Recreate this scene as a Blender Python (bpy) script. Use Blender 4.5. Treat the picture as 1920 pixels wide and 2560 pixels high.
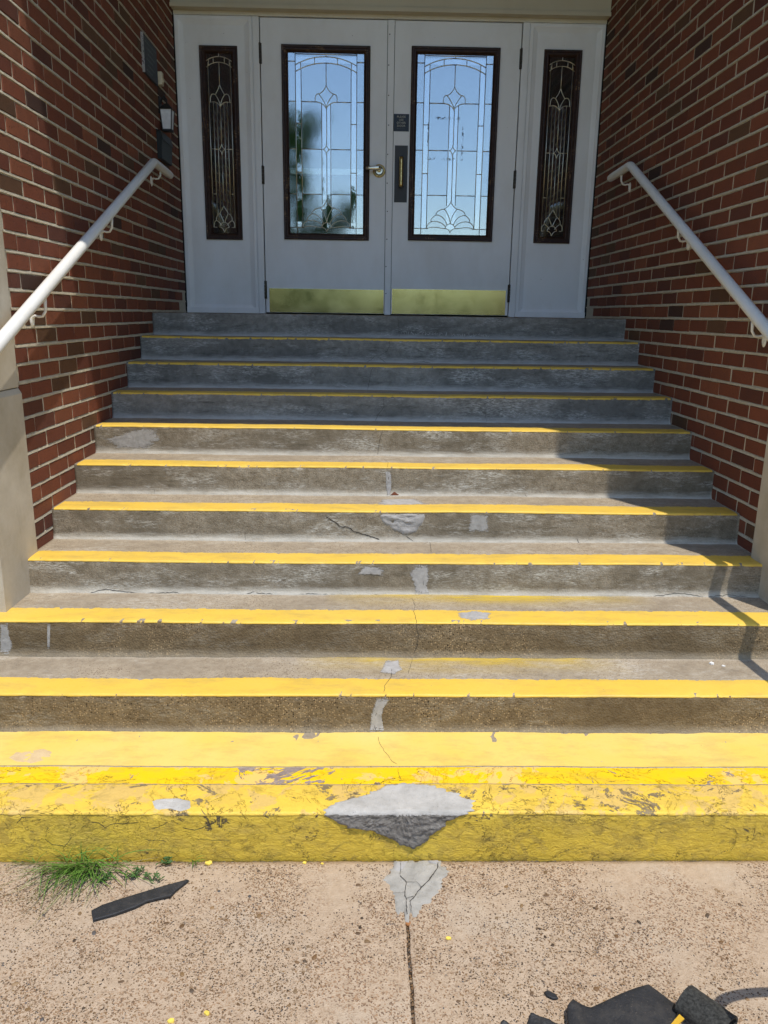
import bpy, bmesh, math, random
from mathutils import Vector, Matrix, noise
R = math.radians
for o in list(bpy.data.objects): bpy.data.objects.remove(o)
scene = bpy.context.scene
col = scene.collection

# ---------------------------------------------------------------- camera, sky, sun, exposure
CAM = Vector((-0.074, 0.0, 1.594))
RT = Vector((0.99970235, -0.01997428, 0.01400856))
UP = Vector((-0.00863095, 0.247507, 0.96884766))
FW = Vector((0.02281925, 0.96868019, -0.24726093))
cd = bpy.data.cameras.new('camera'); cam = bpy.data.objects.new('camera', cd); col.objects.link(cam)
cam.matrix_world = Matrix(((RT.x, UP.x, -FW.x, CAM.x), (RT.y, UP.y, -FW.y, CAM.y), (RT.z, UP.z, -FW.z, CAM.z), (0, 0, 0, 1)))
cd.sensor_fit = 'VERTICAL'; cd.angle = R(66.88); cd.clip_start = 0.05; cd.clip_end = 2000
scene.camera = cam
SUN_EL = R(70.5); sh = Vector((0.60, -1.0, 0)).normalized()          # horizontal heading of the sun
SUN = Vector((sh.x * math.cos(SUN_EL), sh.y * math.cos(SUN_EL), math.sin(SUN_EL)))
w = bpy.data.worlds.new('World'); scene.world = w; w.use_nodes = True
wn = w.node_tree; bg = wn.nodes['Background']
sky = wn.nodes.new('ShaderNodeTexSky'); sky.sky_type = 'NISHITA'; sky.sun_disc = False
sky.sun_elevation = SUN_EL; sky.sun_rotation = math.atan2(SUN.x, SUN.y)
sky.air_density = 1.0; sky.dust_density = 0.35; sky.ozone_density = 1.6
wn.links.new(sky.outputs[0], bg.inputs[0]); bg.inputs[1].default_value = 0.15
sl = bpy.data.lights.new('sun', 'SUN'); sl.energy = 2.7; sl.angle = R(0.55); sl.color = (1.0, 0.945, 0.85)
so = bpy.data.objects.new('sun', sl); col.objects.link(so)
so.rotation_euler = SUN.to_track_quat('Z', 'Y').to_euler(); so.location = SUN * 30
vs = scene.view_settings; vs.view_transform = 'Standard'; vs.look = 'None'; vs.gamma = 1.0; vs.use_curve_mapping = False
vs.exposure = 0.56
scene.render.engine = 'CYCLES'
scene.cycles.max_bounces = 7

# ---------------------------------------------------------------- measured layout (metres)
XL, XR, YD = -1.491, 1.642, 6.282           # side walls, door plane
H, D = 0.1425, 0.3116
def sy(k): return 2.009 if k == 1 else 2.473 + (k - 2) * D
def sz(k): return 0.159 + (k - 1) * H
def sdepth(k): return 0.464 if k == 1 else D
ZL = sz(11)                                 # landing level
YF = 2.88                                   # facade plane
ZC = 5.14                                   # soffit of the porch

# ---------------------------------------------------------------- helpers
def fbm(x, y, z, o=4): return noise.fractal(Vector((x, y, z)), 0.9, 2.0, o)
def lerp(a, b, t): return a + (b - a) * t
def tag(o, label=None, cat=None, group=None, kind=None):
    if label: o['label'] = label
    if cat: o['category'] = cat
    if group: o['group'] = group
    if kind: o['kind'] = kind
    return o
def thing(name, loc, label=None, cat=None, group=None, kind=None):
    o = bpy.data.objects.new(name, None); col.objects.link(o); o.location = loc; o.empty_display_size = 0.1
    return tag(o, label, cat, group, kind)
def wpos(o):
    p = Vector(o.location)
    while o.parent: o = o.parent; p += Vector(o.location)
    return p
def adopt(o, parent):
    if parent:
        o.parent = parent
        if parent.type == 'EMPTY': o.matrix_parent_inverse = Matrix.Translation(-wpos(parent))
    return o
def link(name, me, mat, parent=None, smooth=False):
    for m in (mat if isinstance(mat, (list, tuple)) else [mat]):
        if m: me.materials.append(m)
    if smooth: me.polygons.foreach_set('use_smooth', [True] * len(me.polygons))
    o = bpy.data.objects.new(name, me); col.objects.link(o)
    return adopt(o, parent)
def mesh(name, v, f, mat, parent=None, smooth=False, mi=None):
    me = bpy.data.meshes.new(name); me.from_pydata([tuple(p) for p in v], [], f); me.update()
    o = link(name, me, mat, parent, smooth)
    if mi: me.polygons.foreach_set('material_index', mi)
    return o
class MB:
    def __init__(s): s.bm = bmesh.new()
    def box(s, x0, x1, y0, y1, z0, z1, bev=0.0, seg=2):
        b = bmesh.new()
        bmesh.ops.create_cube(b, size=1)
        for v in b.verts:
            v.co = Vector((lerp(x0, x1, v.co.x + .5), lerp(y0, y1, v.co.y + .5), lerp(z0, z1, v.co.z + .5)))
        if bev: bmesh.ops.bevel(b, geom=b.edges[:], offset=bev, segments=seg, profile=0.7, affect='EDGES')
        s.merge(b); return s
    def merge(s, b):
        me = bpy.data.meshes.new('t'); b.to_mesh(me); b.free(); s.bm.from_mesh(me); bpy.data.meshes.remove(me)
    def tube(s, pts, r, n=12, cap=True, flat=1.0):
        pts = [Vector(p) for p in pts]; rings = []
        rr = r if isinstance(r, (list, tuple)) else [r] * len(pts)
        t0 = (pts[1] - pts[0]).normalized(); up = Vector((0, 0, 1)) if abs(t0.z) < 0.9 else Vector((1, 0, 0))
        a = t0.cross(up).normalized()
        for i, p in enumerate(pts):
            t = (pts[min(i + 1, len(pts) - 1)] - pts[max(i - 1, 0)]).normalized()
            a = (a - t * a.dot(t)).normalized(); b = t.cross(a)
            rings.append([s.bm.verts.new(p + a * math.cos(q) * rr[i] + b * math.sin(q) * rr[i] * flat) for q in [2 * math.pi * j / n for j in range(n)]])
        for i in range(len(rings) - 1):
            for j in range(n): s.bm.faces.new((rings[i][j], rings[i][(j + 1) % n], rings[i + 1][(j + 1) % n], rings[i + 1][j]))
        if cap: s.bm.faces.new(rings[0][::-1]); s.bm.faces.new(rings[-1])
        return s
    def prism(s, poly, ax, a, b):
        """extrude a 2-D polygon along axis ax from a to b"""
        def P(q, t):
            if ax == 'x': return (t, q[0], q[1])
            if ax == 'y': return (q[0], t, q[1])
            return (q[0], q[1], t)
        va = [s.bm.verts.new(P(q, a)) for q in poly]; vb = [s.bm.verts.new(P(q, b)) for q in poly]
        n = len(poly)
        s.bm.faces.new(va); s.bm.faces.new(vb[::-1])
        for i in range(n): s.bm.faces.new((va[i], va[(i + 1) % n], vb[(i + 1) % n], vb[i]))
        return s
    def build(s, name, mat, parent=None, smooth=False):
        bmesh.ops.recalc_face_normals(s.bm, faces=s.bm.faces[:])
        me = bpy.data.meshes.new(name); s.bm.to_mesh(me); s.bm.free()
        return link(name, me, mat, parent, smooth)
def smooth_path(pts, rad, n=8):
    """round the corners of a polyline"""
    pts = [Vector(p) for p in pts]; out = [pts[0]]
    for i in range(1, len(pts) - 1):
        a = (pts[i - 1] - pts[i]).normalized(); b = (pts[i + 1] - pts[i]).normalized()
        p, q = pts[i] + a * rad, pts[i] + b * rad
        for j in range(n + 1):
            t = j / n; out.append(p * (1 - t) ** 2 + pts[i] * 2 * t * (1 - t) + q * t * t)
    out.append(pts[-1]); return out

# ---------------------------------------------------------------- material kit
class NB:
    def __init__(s, name):
        s.m = bpy.data.materials.new(name); s.m.use_nodes = True; s.t = s.m.node_tree
        s.b = s.t.nodes['Principled BSDF']; s.out = s.t.nodes['Material Output']
    def n(s, ty, **kw):
        nd = s.t.nodes.new('ShaderNode' + ty)
        for k, v in kw.items(): setattr(nd, k, v)
        return nd
    def l(s, a, b): s.t.links.new(a, b)
    def put(s, v, sock):
        if hasattr(v, 'node'): s.l(v, sock)
        elif isinstance(v, (tuple, list)) and len(v) == 3 and sock.type == 'RGBA': sock.default_value = (*v, 1)
        else: sock.default_value = v
    def pos(s, sc=(1, 1, 1), off=(0, 0, 0)):
        g = s.n('NewGeometry'); m = s.n('Mapping'); m.inputs[3].default_value = sc; m.inputs[1].default_value = off
        s.l(g.outputs['Position'], m.inputs[0]); return m.outputs[0]
    def noise(s, vec, scale, detail=4, rough=.55, lac=2.0, dist=0, w=None):
        nd = s.n('TexNoise'); nd.noise_dimensions = '4D' if w is not None else '3D'
        s.l(vec, nd.inputs['Vector']); nd.inputs['Scale'].default_value = scale; nd.inputs['Detail'].default_value = detail
        nd.inputs['Roughness'].default_value = rough; nd.inputs['Distortion'].default_value = dist
        if w is not None: s.put(w, nd.inputs['W'])
        return nd.outputs['Fac']
    def vor(s, vec, scale, out='Distance', feat='F1', rnd=1):
        nd = s.n('TexVoronoi', feature=feat); s.l(vec, nd.inputs['Vector']); nd.inputs['Scale'].default_value = scale
        nd.inputs['Randomness'].default_value = rnd
        return nd.outputs[out]
    def ramp(s, fac, a, b, ca=0.0, cb=1.0):
        nd = s.n('MapRange', clamp=True); s.put(fac, nd.inputs[0])
        for i, v in zip((1, 2, 3, 4), (a, b, ca, cb)): nd.inputs[i].default_value = v
        return nd.outputs[0]
    def mix(s, fac, a, b, mode='MIX'):
        nd = s.n('Mix', data_type='RGBA', blend_type=mode, clamp_factor=True)
        s.put(fac, nd.inputs[0]); s.put(a, nd.inputs[6]); s.put(b, nd.inputs[7]); return nd.outputs[2]
    def math(s, op, a, b=0.0, c=0.0):
        nd = s.n('Math', operation=op); s.put(a, nd.inputs[0]); s.put(b, nd.inputs[1])
        if op in ('MULTIPLY_ADD',): s.put(c, nd.inputs[2])
        return nd.outputs[0]
    def attr(s, name, out='Fac'):
        a = s.n('Attribute'); a.attribute_name = name; return a.outputs[out]
    def bump(s, h, dist, strength=1.0, prev=None):
        nd = s.n('Bump'); s.put(h, nd.inputs['Height']); nd.inputs['Distance'].default_value = dist; nd.inputs['Strength'].default_value = strength
        if prev: s.l(prev, nd.inputs['Normal'])
        return nd.outputs[0]
    def done(s, color=None, rough=.8, normal=None, metal=None, spec=None):
        if color is not None: s.put(color, s.b.inputs['Base Color'])
        s.put(rough, s.b.inputs['Roughness'])
        if normal: s.l(normal, s.b.inputs['Normal'])
        if metal is not None: s.put(metal, s.b.inputs['Metallic'])
        if spec is not None: s.put(spec, s.b.inputs['Specular IOR Level'])
        return s.m
def plain(name, color, rough=.6, metal=0.0, var=.12, sc=30, bmp=0.0005):
    b = NB(name); p = b.pos(); n = b.noise(p, sc, 5)
    c = b.mix(b.ramp(n, .3, .7), tuple(x * (1 - var) for x in color), tuple(min(1, x * (1 + var)) for x in color))
    return b.done(c, rough, b.bump(b.noise(p, sc * 6, 3), bmp), metal)

def concrete(name, dark, light, white, agg, smear, aggc=((.10, .06, .03), (.42, .34, .24)), aggscale=150, stain=.4):
    b = NB(name); oi = b.n('ObjectInfo').outputs['Random']; wv = b.math('MULTIPLY', oi, 40.0)
    p = b.pos(); ps = b.pos((1, 3, 7))
    big = b.noise(p, 2.3, 3, .6, w=wv); mid = b.noise(p, 28, 4, .68); fine = b.noise(p, 260, 2, .7)
    c = b.mix(b.ramp(mid, .3, .7), dark, light)
    c = b.mix(b.math('MULTIPLY', b.ramp(big, .40, .66), stain), c, tuple(x * .5 for x in dark))
    drag = b.noise(b.pos((1, 2, 6)), 7, 4, .78, w=wv)
    c = b.mix(b.math('MULTIPLY', b.ramp(drag, .54, .68), stain), c, tuple(x * .42 for x in dark))
    # stones standing in the cement skin
    vc = b.vor(p, aggscale, 'Color'); vd = b.vor(p, aggscale)
    sep = b.n('SeparateColor'); b.l(vc, sep.inputs[0])
    stone = b.mix(b.ramp(sep.outputs[0], .15, .8), aggc[0], aggc[1])
    am = b.math('MULTIPLY', b.ramp(vd, .42, .30), b.ramp(big, .60, .42))
    am = b.math('MULTIPLY', am, agg)
    c = b.mix(am, c, stone)
    c = b.mix(b.ramp(fine, .35, .25), c, tuple(x * .4 for x in dark))
    # lime smears dragged along the face
    s1 = b.ramp(b.noise(b.pos((1, 2, 3)), 3.6, 4, .74, dist=.4, w=wv), .48, .64); s2 = b.ramp(b.noise(b.pos((1, 3, 5)), 42, 4, .8), .44, .60)
    sm = b.math('MULTIPLY', b.math('MULTIPLY', s1, s2), smear)
    foot = b.math('MULTIPLY', b.ramp(b.math('ADD', b.attr('foot'), b.math('MULTIPLY', b.noise(ps, 9, 3, .7, w=wv), .06)), .066, .030), smear)
    sm = b.math('MAXIMUM', sm, b.math('MULTIPLY', foot, .8))
    c = b.mix(sm, c, white)
    n = b.bump(b.math('MULTIPLY', vd, agg), .0020, .8)
    n = b.bump(mid, .0016, .6, n); n = b.bump(fine, .0010, .8, n)
    return b.done(c, .88, n, spec=.25)
def yellow(name, base, chip=.5, under=(.26, .23, .19), crackle=0.0, fade=.25, scale=9, old=None, grime=0.0):
    b = NB(name); p = b.pos()
    n1 = b.noise(p, 4, 5, .6); n2 = b.noise(p, 60, 4, .6); n3 = b.noise(p, 420, 3, .6)
    c = b.mix(b.math('MULTIPLY', b.ramp(n1, .35, .7), fade), base, (min(1, base[0] * 1.05), base[1] * 1.14, base[2] * 2.2))
    c = b.mix(b.ramp(n2, .58, .8, 0, .25), c, tuple(x * .72 for x in base))
    c = b.mix(b.ramp(b.noise(b.pos((1, 2.5, 2.5)), 5, 5, .75), .48, .72, 0, .42), c, (.34, .24, .10))
    cm = b.noise(p, scale, 6, .74, dist=.6)
    mask = b.ramp(cm, 1.0 - chip, 1.0 - chip + .015)
    tiny = b.ramp(b.noise(p, 130, 3, .6), .735, .75)
    if old: c = b.mix(b.ramp(b.noise(p, scale * 1.3, 5, .72, dist=.5), 1 - chip - .07, 1 - chip - .05), c, old)
    c = b.mix(b.math('MAXIMUM', mask, tiny), c, b.mix(b.ramp(n2, .3, .7), tuple(x * .6 for x in under), under))
    if grime: c = b.mix(b.math('MULTIPLY', b.ramp(b.noise(b.pos((1, 1, 1.6)), 11, 5, .75, dist=.8), .54, .72), grime), c, (.10, .075, .025))
    hgt = b.math('SUBTRACT', 1.0, mask)
    n = b.bump(hgt, .0016, .8); n = b.bump(n3, .0004, .5, n)
    if crackle:
        r = b.noise(b.pos((1, 1, 1.7)), 30, 5, .75, dist=.7); n = b.bump(r, .0045 * crackle, 1, n)
        fl = b.noise(b.pos((1, 1, 1.5)), 6, 6, .72, dist=.9); e = b.math('ABSOLUTE', b.math('SUBTRACT', fl, .53))
        edge = b.math('MULTIPLY', b.ramp(e, .010, .003), b.ramp(b.noise(p, 9, 3, .7), .50, .58))
        n = b.bump(b.ramp(fl, .525, .535), .0022, 1, n); c = b.mix(b.math('MULTIPLY', edge, .8), c, (.08, .055, .02))
    return b.done(c, b.ramp(n2, .3, .7, .42, .62), n, spec=.35)
# ---------------------------------------------------------------- materials
M = {}
M['riser_up'] = concrete('concrete_riser_smooth_shaded', (.175, .168, .150), (.30, .29, .265), (.49, .48, .45), .25, 1.0, stain=.7)  # greyer for the upper steps out of the sun, shade put into the colour
M['riser_mid'] = concrete('concrete_riser_worn_sunlit', (.185, .150, .102), (.33, .282, .21), (.58, .55, .48), .6, .95, stain=.55)  # browner for the middle steps, warm sunlight put into the colour
M['riser_low'] = concrete('concrete_riser_aggregate', (.150, .104, .054), (.255, .188, .104), (.44, .40, .32), 1.0, .38, aggc=((.018, .010, .005), (.46, .32, .17)), aggscale=135, stain=.5)
M['tread'] = concrete('concrete_tread', (.29, .232, .165), (.41, .34, .25), (.54, .50, .43), .8, .6, stain=.3)
M['yellow'] = yellow('yellow_stripe_paint', (.76, .495, .068), .285)
M['yellow_flat'] = yellow('yellow_tread_paint', (.775, .545, .115), .285, fade=.4)
M['yellow_peel'] = yellow('yellow_peeling_paint', (.78, .52, .06), .40, (.30, .225, .12), .9, .3, 7.5, old=(.68, .46, .13), grime=.5)
M['yellow_riser'] = yellow('yellow_riser_paint', (.70, .485, .055), .375, (.17, .13, .06), 2.0, .1, 9, old=(.56, .39, .06), grime=.85)
M['yellow_joint'] = yellow('yellow_joint_paint', (.86, .55, .008), .40, (.36, .28, .24), .1, .15, 3.0, old=(.80, .52, .14))
def cement(name, a, c2, bm=1.0):
    b = NB(name); p = b.pos(); n1 = b.noise(p, 22, 6, .65); n2 = b.noise(p, 190, 4, .7)
    c = b.mix(b.ramp(n1, .3, .7), a, c2); c = b.mix(b.ramp(n2, .38, .28), c, tuple(x * .45 for x in a))
    n = b.bump(n1, .006 * bm, .8); n = b.bump(n2, .002 * bm, .9, n)
    return b.done(c, .92, n, spec=.2)
M['cement'] = cement('grey_repair_cement', (.30, .285, .27), (.43, .41, .39))
M['cement_pale'] = cement('pale_repair_cement', (.38, .362, .33), (.53, .505, .465))
M['cement_ground'] = cement('weathered_paving_cement', (.30, .285, .255), (.45, .425, .38), 1.5)
M['cement_rough_shaded'] = cement('rough_broken_cement_shaded', (.15, .135, .115), (.29, .265, .235), 1.8)  # front of the big repair, its shade darkened into the colour
M['tan'] = cement('bare_tan_skim', (.56, .40, .22), (.66, .50, .28), .5)
def smearm(name, a, c2, strength=.9):
    b = NB(name); p = b.pos(); n1 = b.noise(p, 40, 4, .7); n2 = b.noise(b.pos((1, 2, 3)), 60, 4, .8)
    c = b.mix(b.ramp(n1, .3, .7), a, c2)
    al = b.ramp(b.math('ADD', b.attr('inner'), b.math('MULTIPLY', n2, 1.2)), .62, .80, 0, strength)
    b.put(al, b.b.inputs['Alpha']); return b.done(c, .9, b.bump(n1, .0015, .7), spec=.2)
M['smear'] = smearm('lime_smear', (.36, .345, .32), (.52, .50, .47), .75); M['thin_cement'] = smearm('thin_grey_cement', (.32, .305, .29), (.46, .44, .42), .97)
M['crack'] = plain('crack_shade', (.045, .038, .030), .95)  # ribbons on the surface, the shade inside the cracks painted as colour
M['rust'] = plain('rust', (.12, .035, .015), .9, var=.5, sc=60)
def brickmat(name, src):
    b = NB(name); p = b.pos()
    if src == 'obj': oc = b.n('ObjectInfo').outputs['Color']
    else: oc = b.attr('tone', 'Color')
    n1 = b.noise(p, 14, 5, .65); n2 = b.noise(b.pos((1, 1, .25)), 150, 5, .7); n3 = b.noise(p, 90, 4, .7)
    c = b.mix(b.ramp(n1, .3, .75, .0, .55), oc, b.mix(.5, oc, (.06, .03, .025)))
    pit = b.ramp(b.noise(p, 150, 4, .7), .40, .30)
    c = b.mix(pit, c, (.018, .009, .007))
    c = b.mix(b.ramp(n3, .68, .8, 0, .35), c, (.34, .22, .16))
    n = b.bump(n2, .0022, .9); n = b.bump(b.math('SUBTRACT', 1, pit), .003, .8, n)
    return b.done(c, .82, n, spec=.3)
M['brick'] = brickmat('red_wirecut_brick', 'obj'); M['brick_far'] = brickmat('red_wirecut_brick_joined', 'attr')
def brickplain():
    b = NB('plain_brickwork'); g = b.n('NewGeometry'); mp = b.n('Mapping'); b.l(g.outputs['Position'], mp.inputs[0]); mp.inputs[2].default_value = (R(-90), 0, 0)
    t = b.n('TexBrick'); b.l(mp.outputs[0], t.inputs['Vector']); t.inputs['Scale'].default_value = 1; t.inputs['Brick Width'].default_value = .2186; t.inputs['Row Height'].default_value = .0734; t.inputs['Mortar Size'].default_value = .006
    for i, c in ((1, (.20, .05, .034, 1)), (2, (.13, .04, .03, 1)), (3, (.36, .32, .25, 1))): t.inputs[i].default_value = c
    return b.done(t.outputs[0], .85)
M['brick_plain'] = brickplain()
def mortarm():
    b = NB('mortar'); p = b.pos(); n1 = b.noise(p, 40, 6, .7); n2 = b.noise(p, 3, 4)
    c = b.mix(b.ramp(n1, .3, .7), (.46, .40, .295), (.66, .59, .465)); c = b.mix(b.ramp(n2, .4, .7, 0, .4), c, (.42, .385, .32))
    return b.done(c, .95, b.bump(b.noise(p, 110, 5, .75), .006, 1), spec=.15)
M['mortar'] = mortarm()
def stonem():
    b = NB('limestone'); p = b.pos(); n1 = b.noise(p, 5, 6, .65); n2 = b.noise(p, 180, 4, .7)
    c = b.mix(b.ramp(n1, .3, .7), (.42, .36, .27), (.56, .50, .41)); c = b.mix(b.ramp(b.noise(b.pos((2, 2, .6)), 3, 5, .7), .55, .75, 0, .45), c, (.25, .215, .16))
    return b.done(c, .9, b.bump(n2, .0018, .9), spec=.2)
M['stone'] = stonem()
def paintm(name, col_, dirt, rough=.42, sc=3):
    b = NB(name); p = b.pos(); n1 = b.noise(b.pos((1, 1, .5)), sc, 6, .65); n2 = b.noise(p, 350, 3)
    c = b.mix(b.ramp(n1, .42, .72, 0, .8), col_, dirt)
    c = b.mix(b.ramp(b.noise(p, 75, 2, .5), .775, .80), c, (.22, .19, .16))
    n = b.bump(b.noise(p, 9, 3), .002, .4); n = b.bump(n2, .0003, .6, n)
    return b.done(c, rough, n, spec=.4)
M['door'] = paintm('white_door_paint', (.88, .885, .89), (.77, .755, .73))
M['rail'] = paintm('white_rail_paint', (.80, .785, .75), (.70, .67, .60), .3)
M['cream'] = paintm('cream_header_paint', (.60, .54, .40), (.54, .47, .33), .5)
def woodm():
    b = NB('dark_brown_worn_wood'); p = b.pos()
    nv = b.noise(b.pos((1, 1, .06)), 110, 5, .7); nh = b.noise(b.pos((.06, 1, 1)), 110, 5, .7)
    wearmask = b.ramp(b.noise(p, 6, 4, .6), .54, .66)
    w1 = b.math('MULTIPLY', b.ramp(b.math('MINIMUM', nv, nh), .50, .54), wearmask)
    c = b.mix(b.ramp(b.noise(p, 40, 4), .3, .7), (.022, .009, .006), (.045, .018, .011))
    c = b.mix(w1, c, (.36, .22, .11))
    return b.done(c, .5, b.bump(nv, .001, .5), spec=.4)
M['wood'] = woodm()
def metalm(name, c1, c2, rough, sc=8, bmp=.0006):
    b = NB(name); p = b.pos(); n1 = b.noise(p, sc, 4, .6)
    c = b.mix(b.ramp(n1, .3, .7), c1, c2)
    return b.done(c, b.ramp(b.noise(p, sc * 3, 4), .3, .7, rough * .8, rough * 1.25), b.bump(b.noise(p, sc * .6, 3), bmp, .35), metal=1.0)
M['brass'] = metalm('brushed_brass', (.72, .62, .27), (.79, .69, .34), .17, 3, .0003)
M['brass_old'] = metalm('worn_brass', (.45, .32, .10), (.85, .66, .30), .32, 60)
M['nickel'] = metalm('satin_nickel', (.72, .69, .58), (.80, .77, .68), .3, 30)
M['came'] = metalm('zinc_came', (.72, .66, .50), (.85, .80, .66), .35, 40)
M['alu'] = metalm('satin_aluminium_bar', (.80, .79, .70), (.88, .87, .80), .3, 20)
M['hinge'] = metalm('dark_bronze_hinge', (.06, .05, .04), (.12, .10, .08), .5, 60)
M['plate'] = plain('dark_bronze_plate', (.028, .023, .019), .45)
M['dark'] = plain('black_lantern_metal', (.014, .014, .014), .55)
M['slate'] = plain('dark_slate', (.022, .026, .030), .5)
M['darkgreen'] = plain('dark_green_metal', (.010, .013, .012), .5)
M['signnavy'] = plain('navy_sign_plastic', (.010, .016, .030), .45, bmp=.0001)
M['letters'] = plain('pale_lettering', (.55, .52, .42), .6, bmp=.0001)
M['textgrey'] = plain('grey_lettering', (.12, .13, .135), .6, bmp=.0001)
M['bell'] = plain('ivory_plastic', (.62, .55, .40), .5)
M['lampglass'] = plain('frosted_white_glass', (.70, .71, .74), .35)
M['gap'] = plain('door_gap', (.006, .006, .006), .95)
M['interior'] = plain('dim_interior', (.05, .048, .045), .9)
def rubberm():
    b = NB('black_rubber'); p = b.pos(); n1 = b.noise(p, 26, 5, .7); n2 = b.noise(p, 240, 3, .7)
    c = b.mix(b.ramp(n1, .48, .75, 0, .5), (.022, .023, .026), (.075, .066, .056)); c = b.mix(b.ramp(n2, .62, .72, 0, .6), c, (.16, .13, .10))
    return b.done(c, b.ramp(n1, .3, .7, .45, .8), b.bump(n1, .004, .7, b.bump(n2, .0012, .7)), spec=.4)
M['rubber'] = rubberm()
M['rubber_grit'] = plain('gritty_rubber', (.060, .060, .054), .8, var=.8, sc=160, bmp=.006)
M['chip'] = plain('yellow_paint_chip', (.82, .60, .10), .55)
M['rustleaf'] = plain('orange_stone', (.35, .15, .05), .7)
M['white_bit'] = plain('white_debris', (.72, .70, .66), .8)
M['yellow_tool'] = plain('yellow_plastic', (.62, .37, .03), .45)
M['soil'] = plain('joint_dirt', (.05, .038, .028), .95, var=.5, sc=120, bmp=.004)
def glassm(name, wav, refl, sc=140):
    b = NB(name); p = b.pos()
    h = b.noise(p, sc, 3, .55); h2 = b.noise(p, 14, 2)
    n = b.bump(h, wav, .6); n = b.bump(h2, wav * 3, .35, n)
    gl = b.n('BsdfGlossy'); gl.inputs['Color'].default_value = (.84, .91, .97, 1); gl.inputs['Roughness'].default_value = .015; b.l(n, gl.inputs['Normal'])
    tr = b.n('BsdfTransparent'); tr.inputs['Color'].default_value = (.86, .89, .88, 1)
    mx = b.n('MixShader'); mx.inputs[0].default_value = refl
    b.l(tr.outputs[0], mx.inputs[1]); b.l(gl.outputs[0], mx.inputs[2]); b.l(mx.outputs[0], b.out.inputs[0])
    return b.m
M['side_tex'] = glassm('dimmed_textured_glass', .00012, .12); M['side_bevel'] = glassm('dimmed_bevelled_glass', .0001, .20, 40)  # same glass as the doors, reflection lowered so the sidelights look darker
M['glass_tex'] = glassm('textured_glass', .00010, .33); M['glass_bevel'] = glassm('bevelled_clear_glass', .0001, .43, 40)
def leafm(name, a, c2):
    b = NB(name); c = b.mix(b.n('ObjectInfo').outputs['Random'], a, c2); c = b.mix(b.ramp(b.noise(b.pos(), 30, 2), .3, .7), c, c2)
    b.b.inputs['Transmission Weight'].default_value = 0
    return b.done(c, .55, spec=.3)
M['grass'] = leafm('grass_blade', (.065, .155, .02), (.13, .25, .04)); M['straw'] = plain('dry_grass', (.28, .22, .11), .7)
M['weed'] = leafm('weed_leaf', (.035, .085, .02), (.06, .12, .03)); M['tree'] = leafm('tree_leaf', (.05, .10, .022), (.09, .16, .035)); M['bark'] = plain('bark', (.07, .05, .035), .9)
def pavem():
    b = NB('exposed_aggregate_paving'); p = b.pos()
    n1 = b.noise(p, 3.2, 5, .6); n2 = b.noise(p, 45, 5, .65); n3 = b.noise(p, 300, 3, .7)
    c = b.mix(b.ramp(n2, .3, .7), (.38, .28, .19), (.50, .385, .275))
    c = b.mix(b.ramp(n1, .5, .72, 0, .6), c, (.46, .385, .30))
    sand = b.vor(p, 260, 'Color'); sp = b.n('SeparateColor'); b.l(sand, sp.inputs[0])
    bare = b.ramp(b.noise(p, 4.3, 4, .6), .40, .56)
    c = b.mix(b.math('MULTIPLY', b.ramp(sp.outputs[0], .66, .72), b.math('MULTIPLY', bare, .85)), c, b.mix(b.ramp(sp.outputs[1], .2, .8), (.12, .07, .04), (.33, .20, .11)))
    c = b.mix(b.ramp(b.noise(p, 6, 5, .7), .60, .76, 0, .55), c, (.25, .175, .115))
    n = b.bump(n2, .003, .7); n = b.bump(b.vor(p, 260), .0018, .8, n); n = b.bump(n3, .0006, .7, n)
    return b.done(c, .86, n, spec=.25)
M['pave'] = pavem()
def pebm():
    b = NB('aggregate_pebble'); c = b.attr('tone', 'Color')
    c = b.mix(b.ramp(b.noise(b.pos(), 300, 3), .3, .7, 0, .4), c, b.mix(.5, c, (.02, .012, .008)))
    return b.done(c, .6, spec=.35)
M['pebble'] = pebm()
def lawnm():
    b = NB('lawn'); p = b.pos(); c = b.mix(b.ramp(b.noise(p, .35, 4), .3, .7), (.09, .14, .03), (.13, .18, .05)); c = b.mix(b.ramp(b.noise(p, 30, 4), .4, .7), c, (.04, .07, .02))
    return b.done(c, .9)
M['lawn'] = lawnm()

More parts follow.
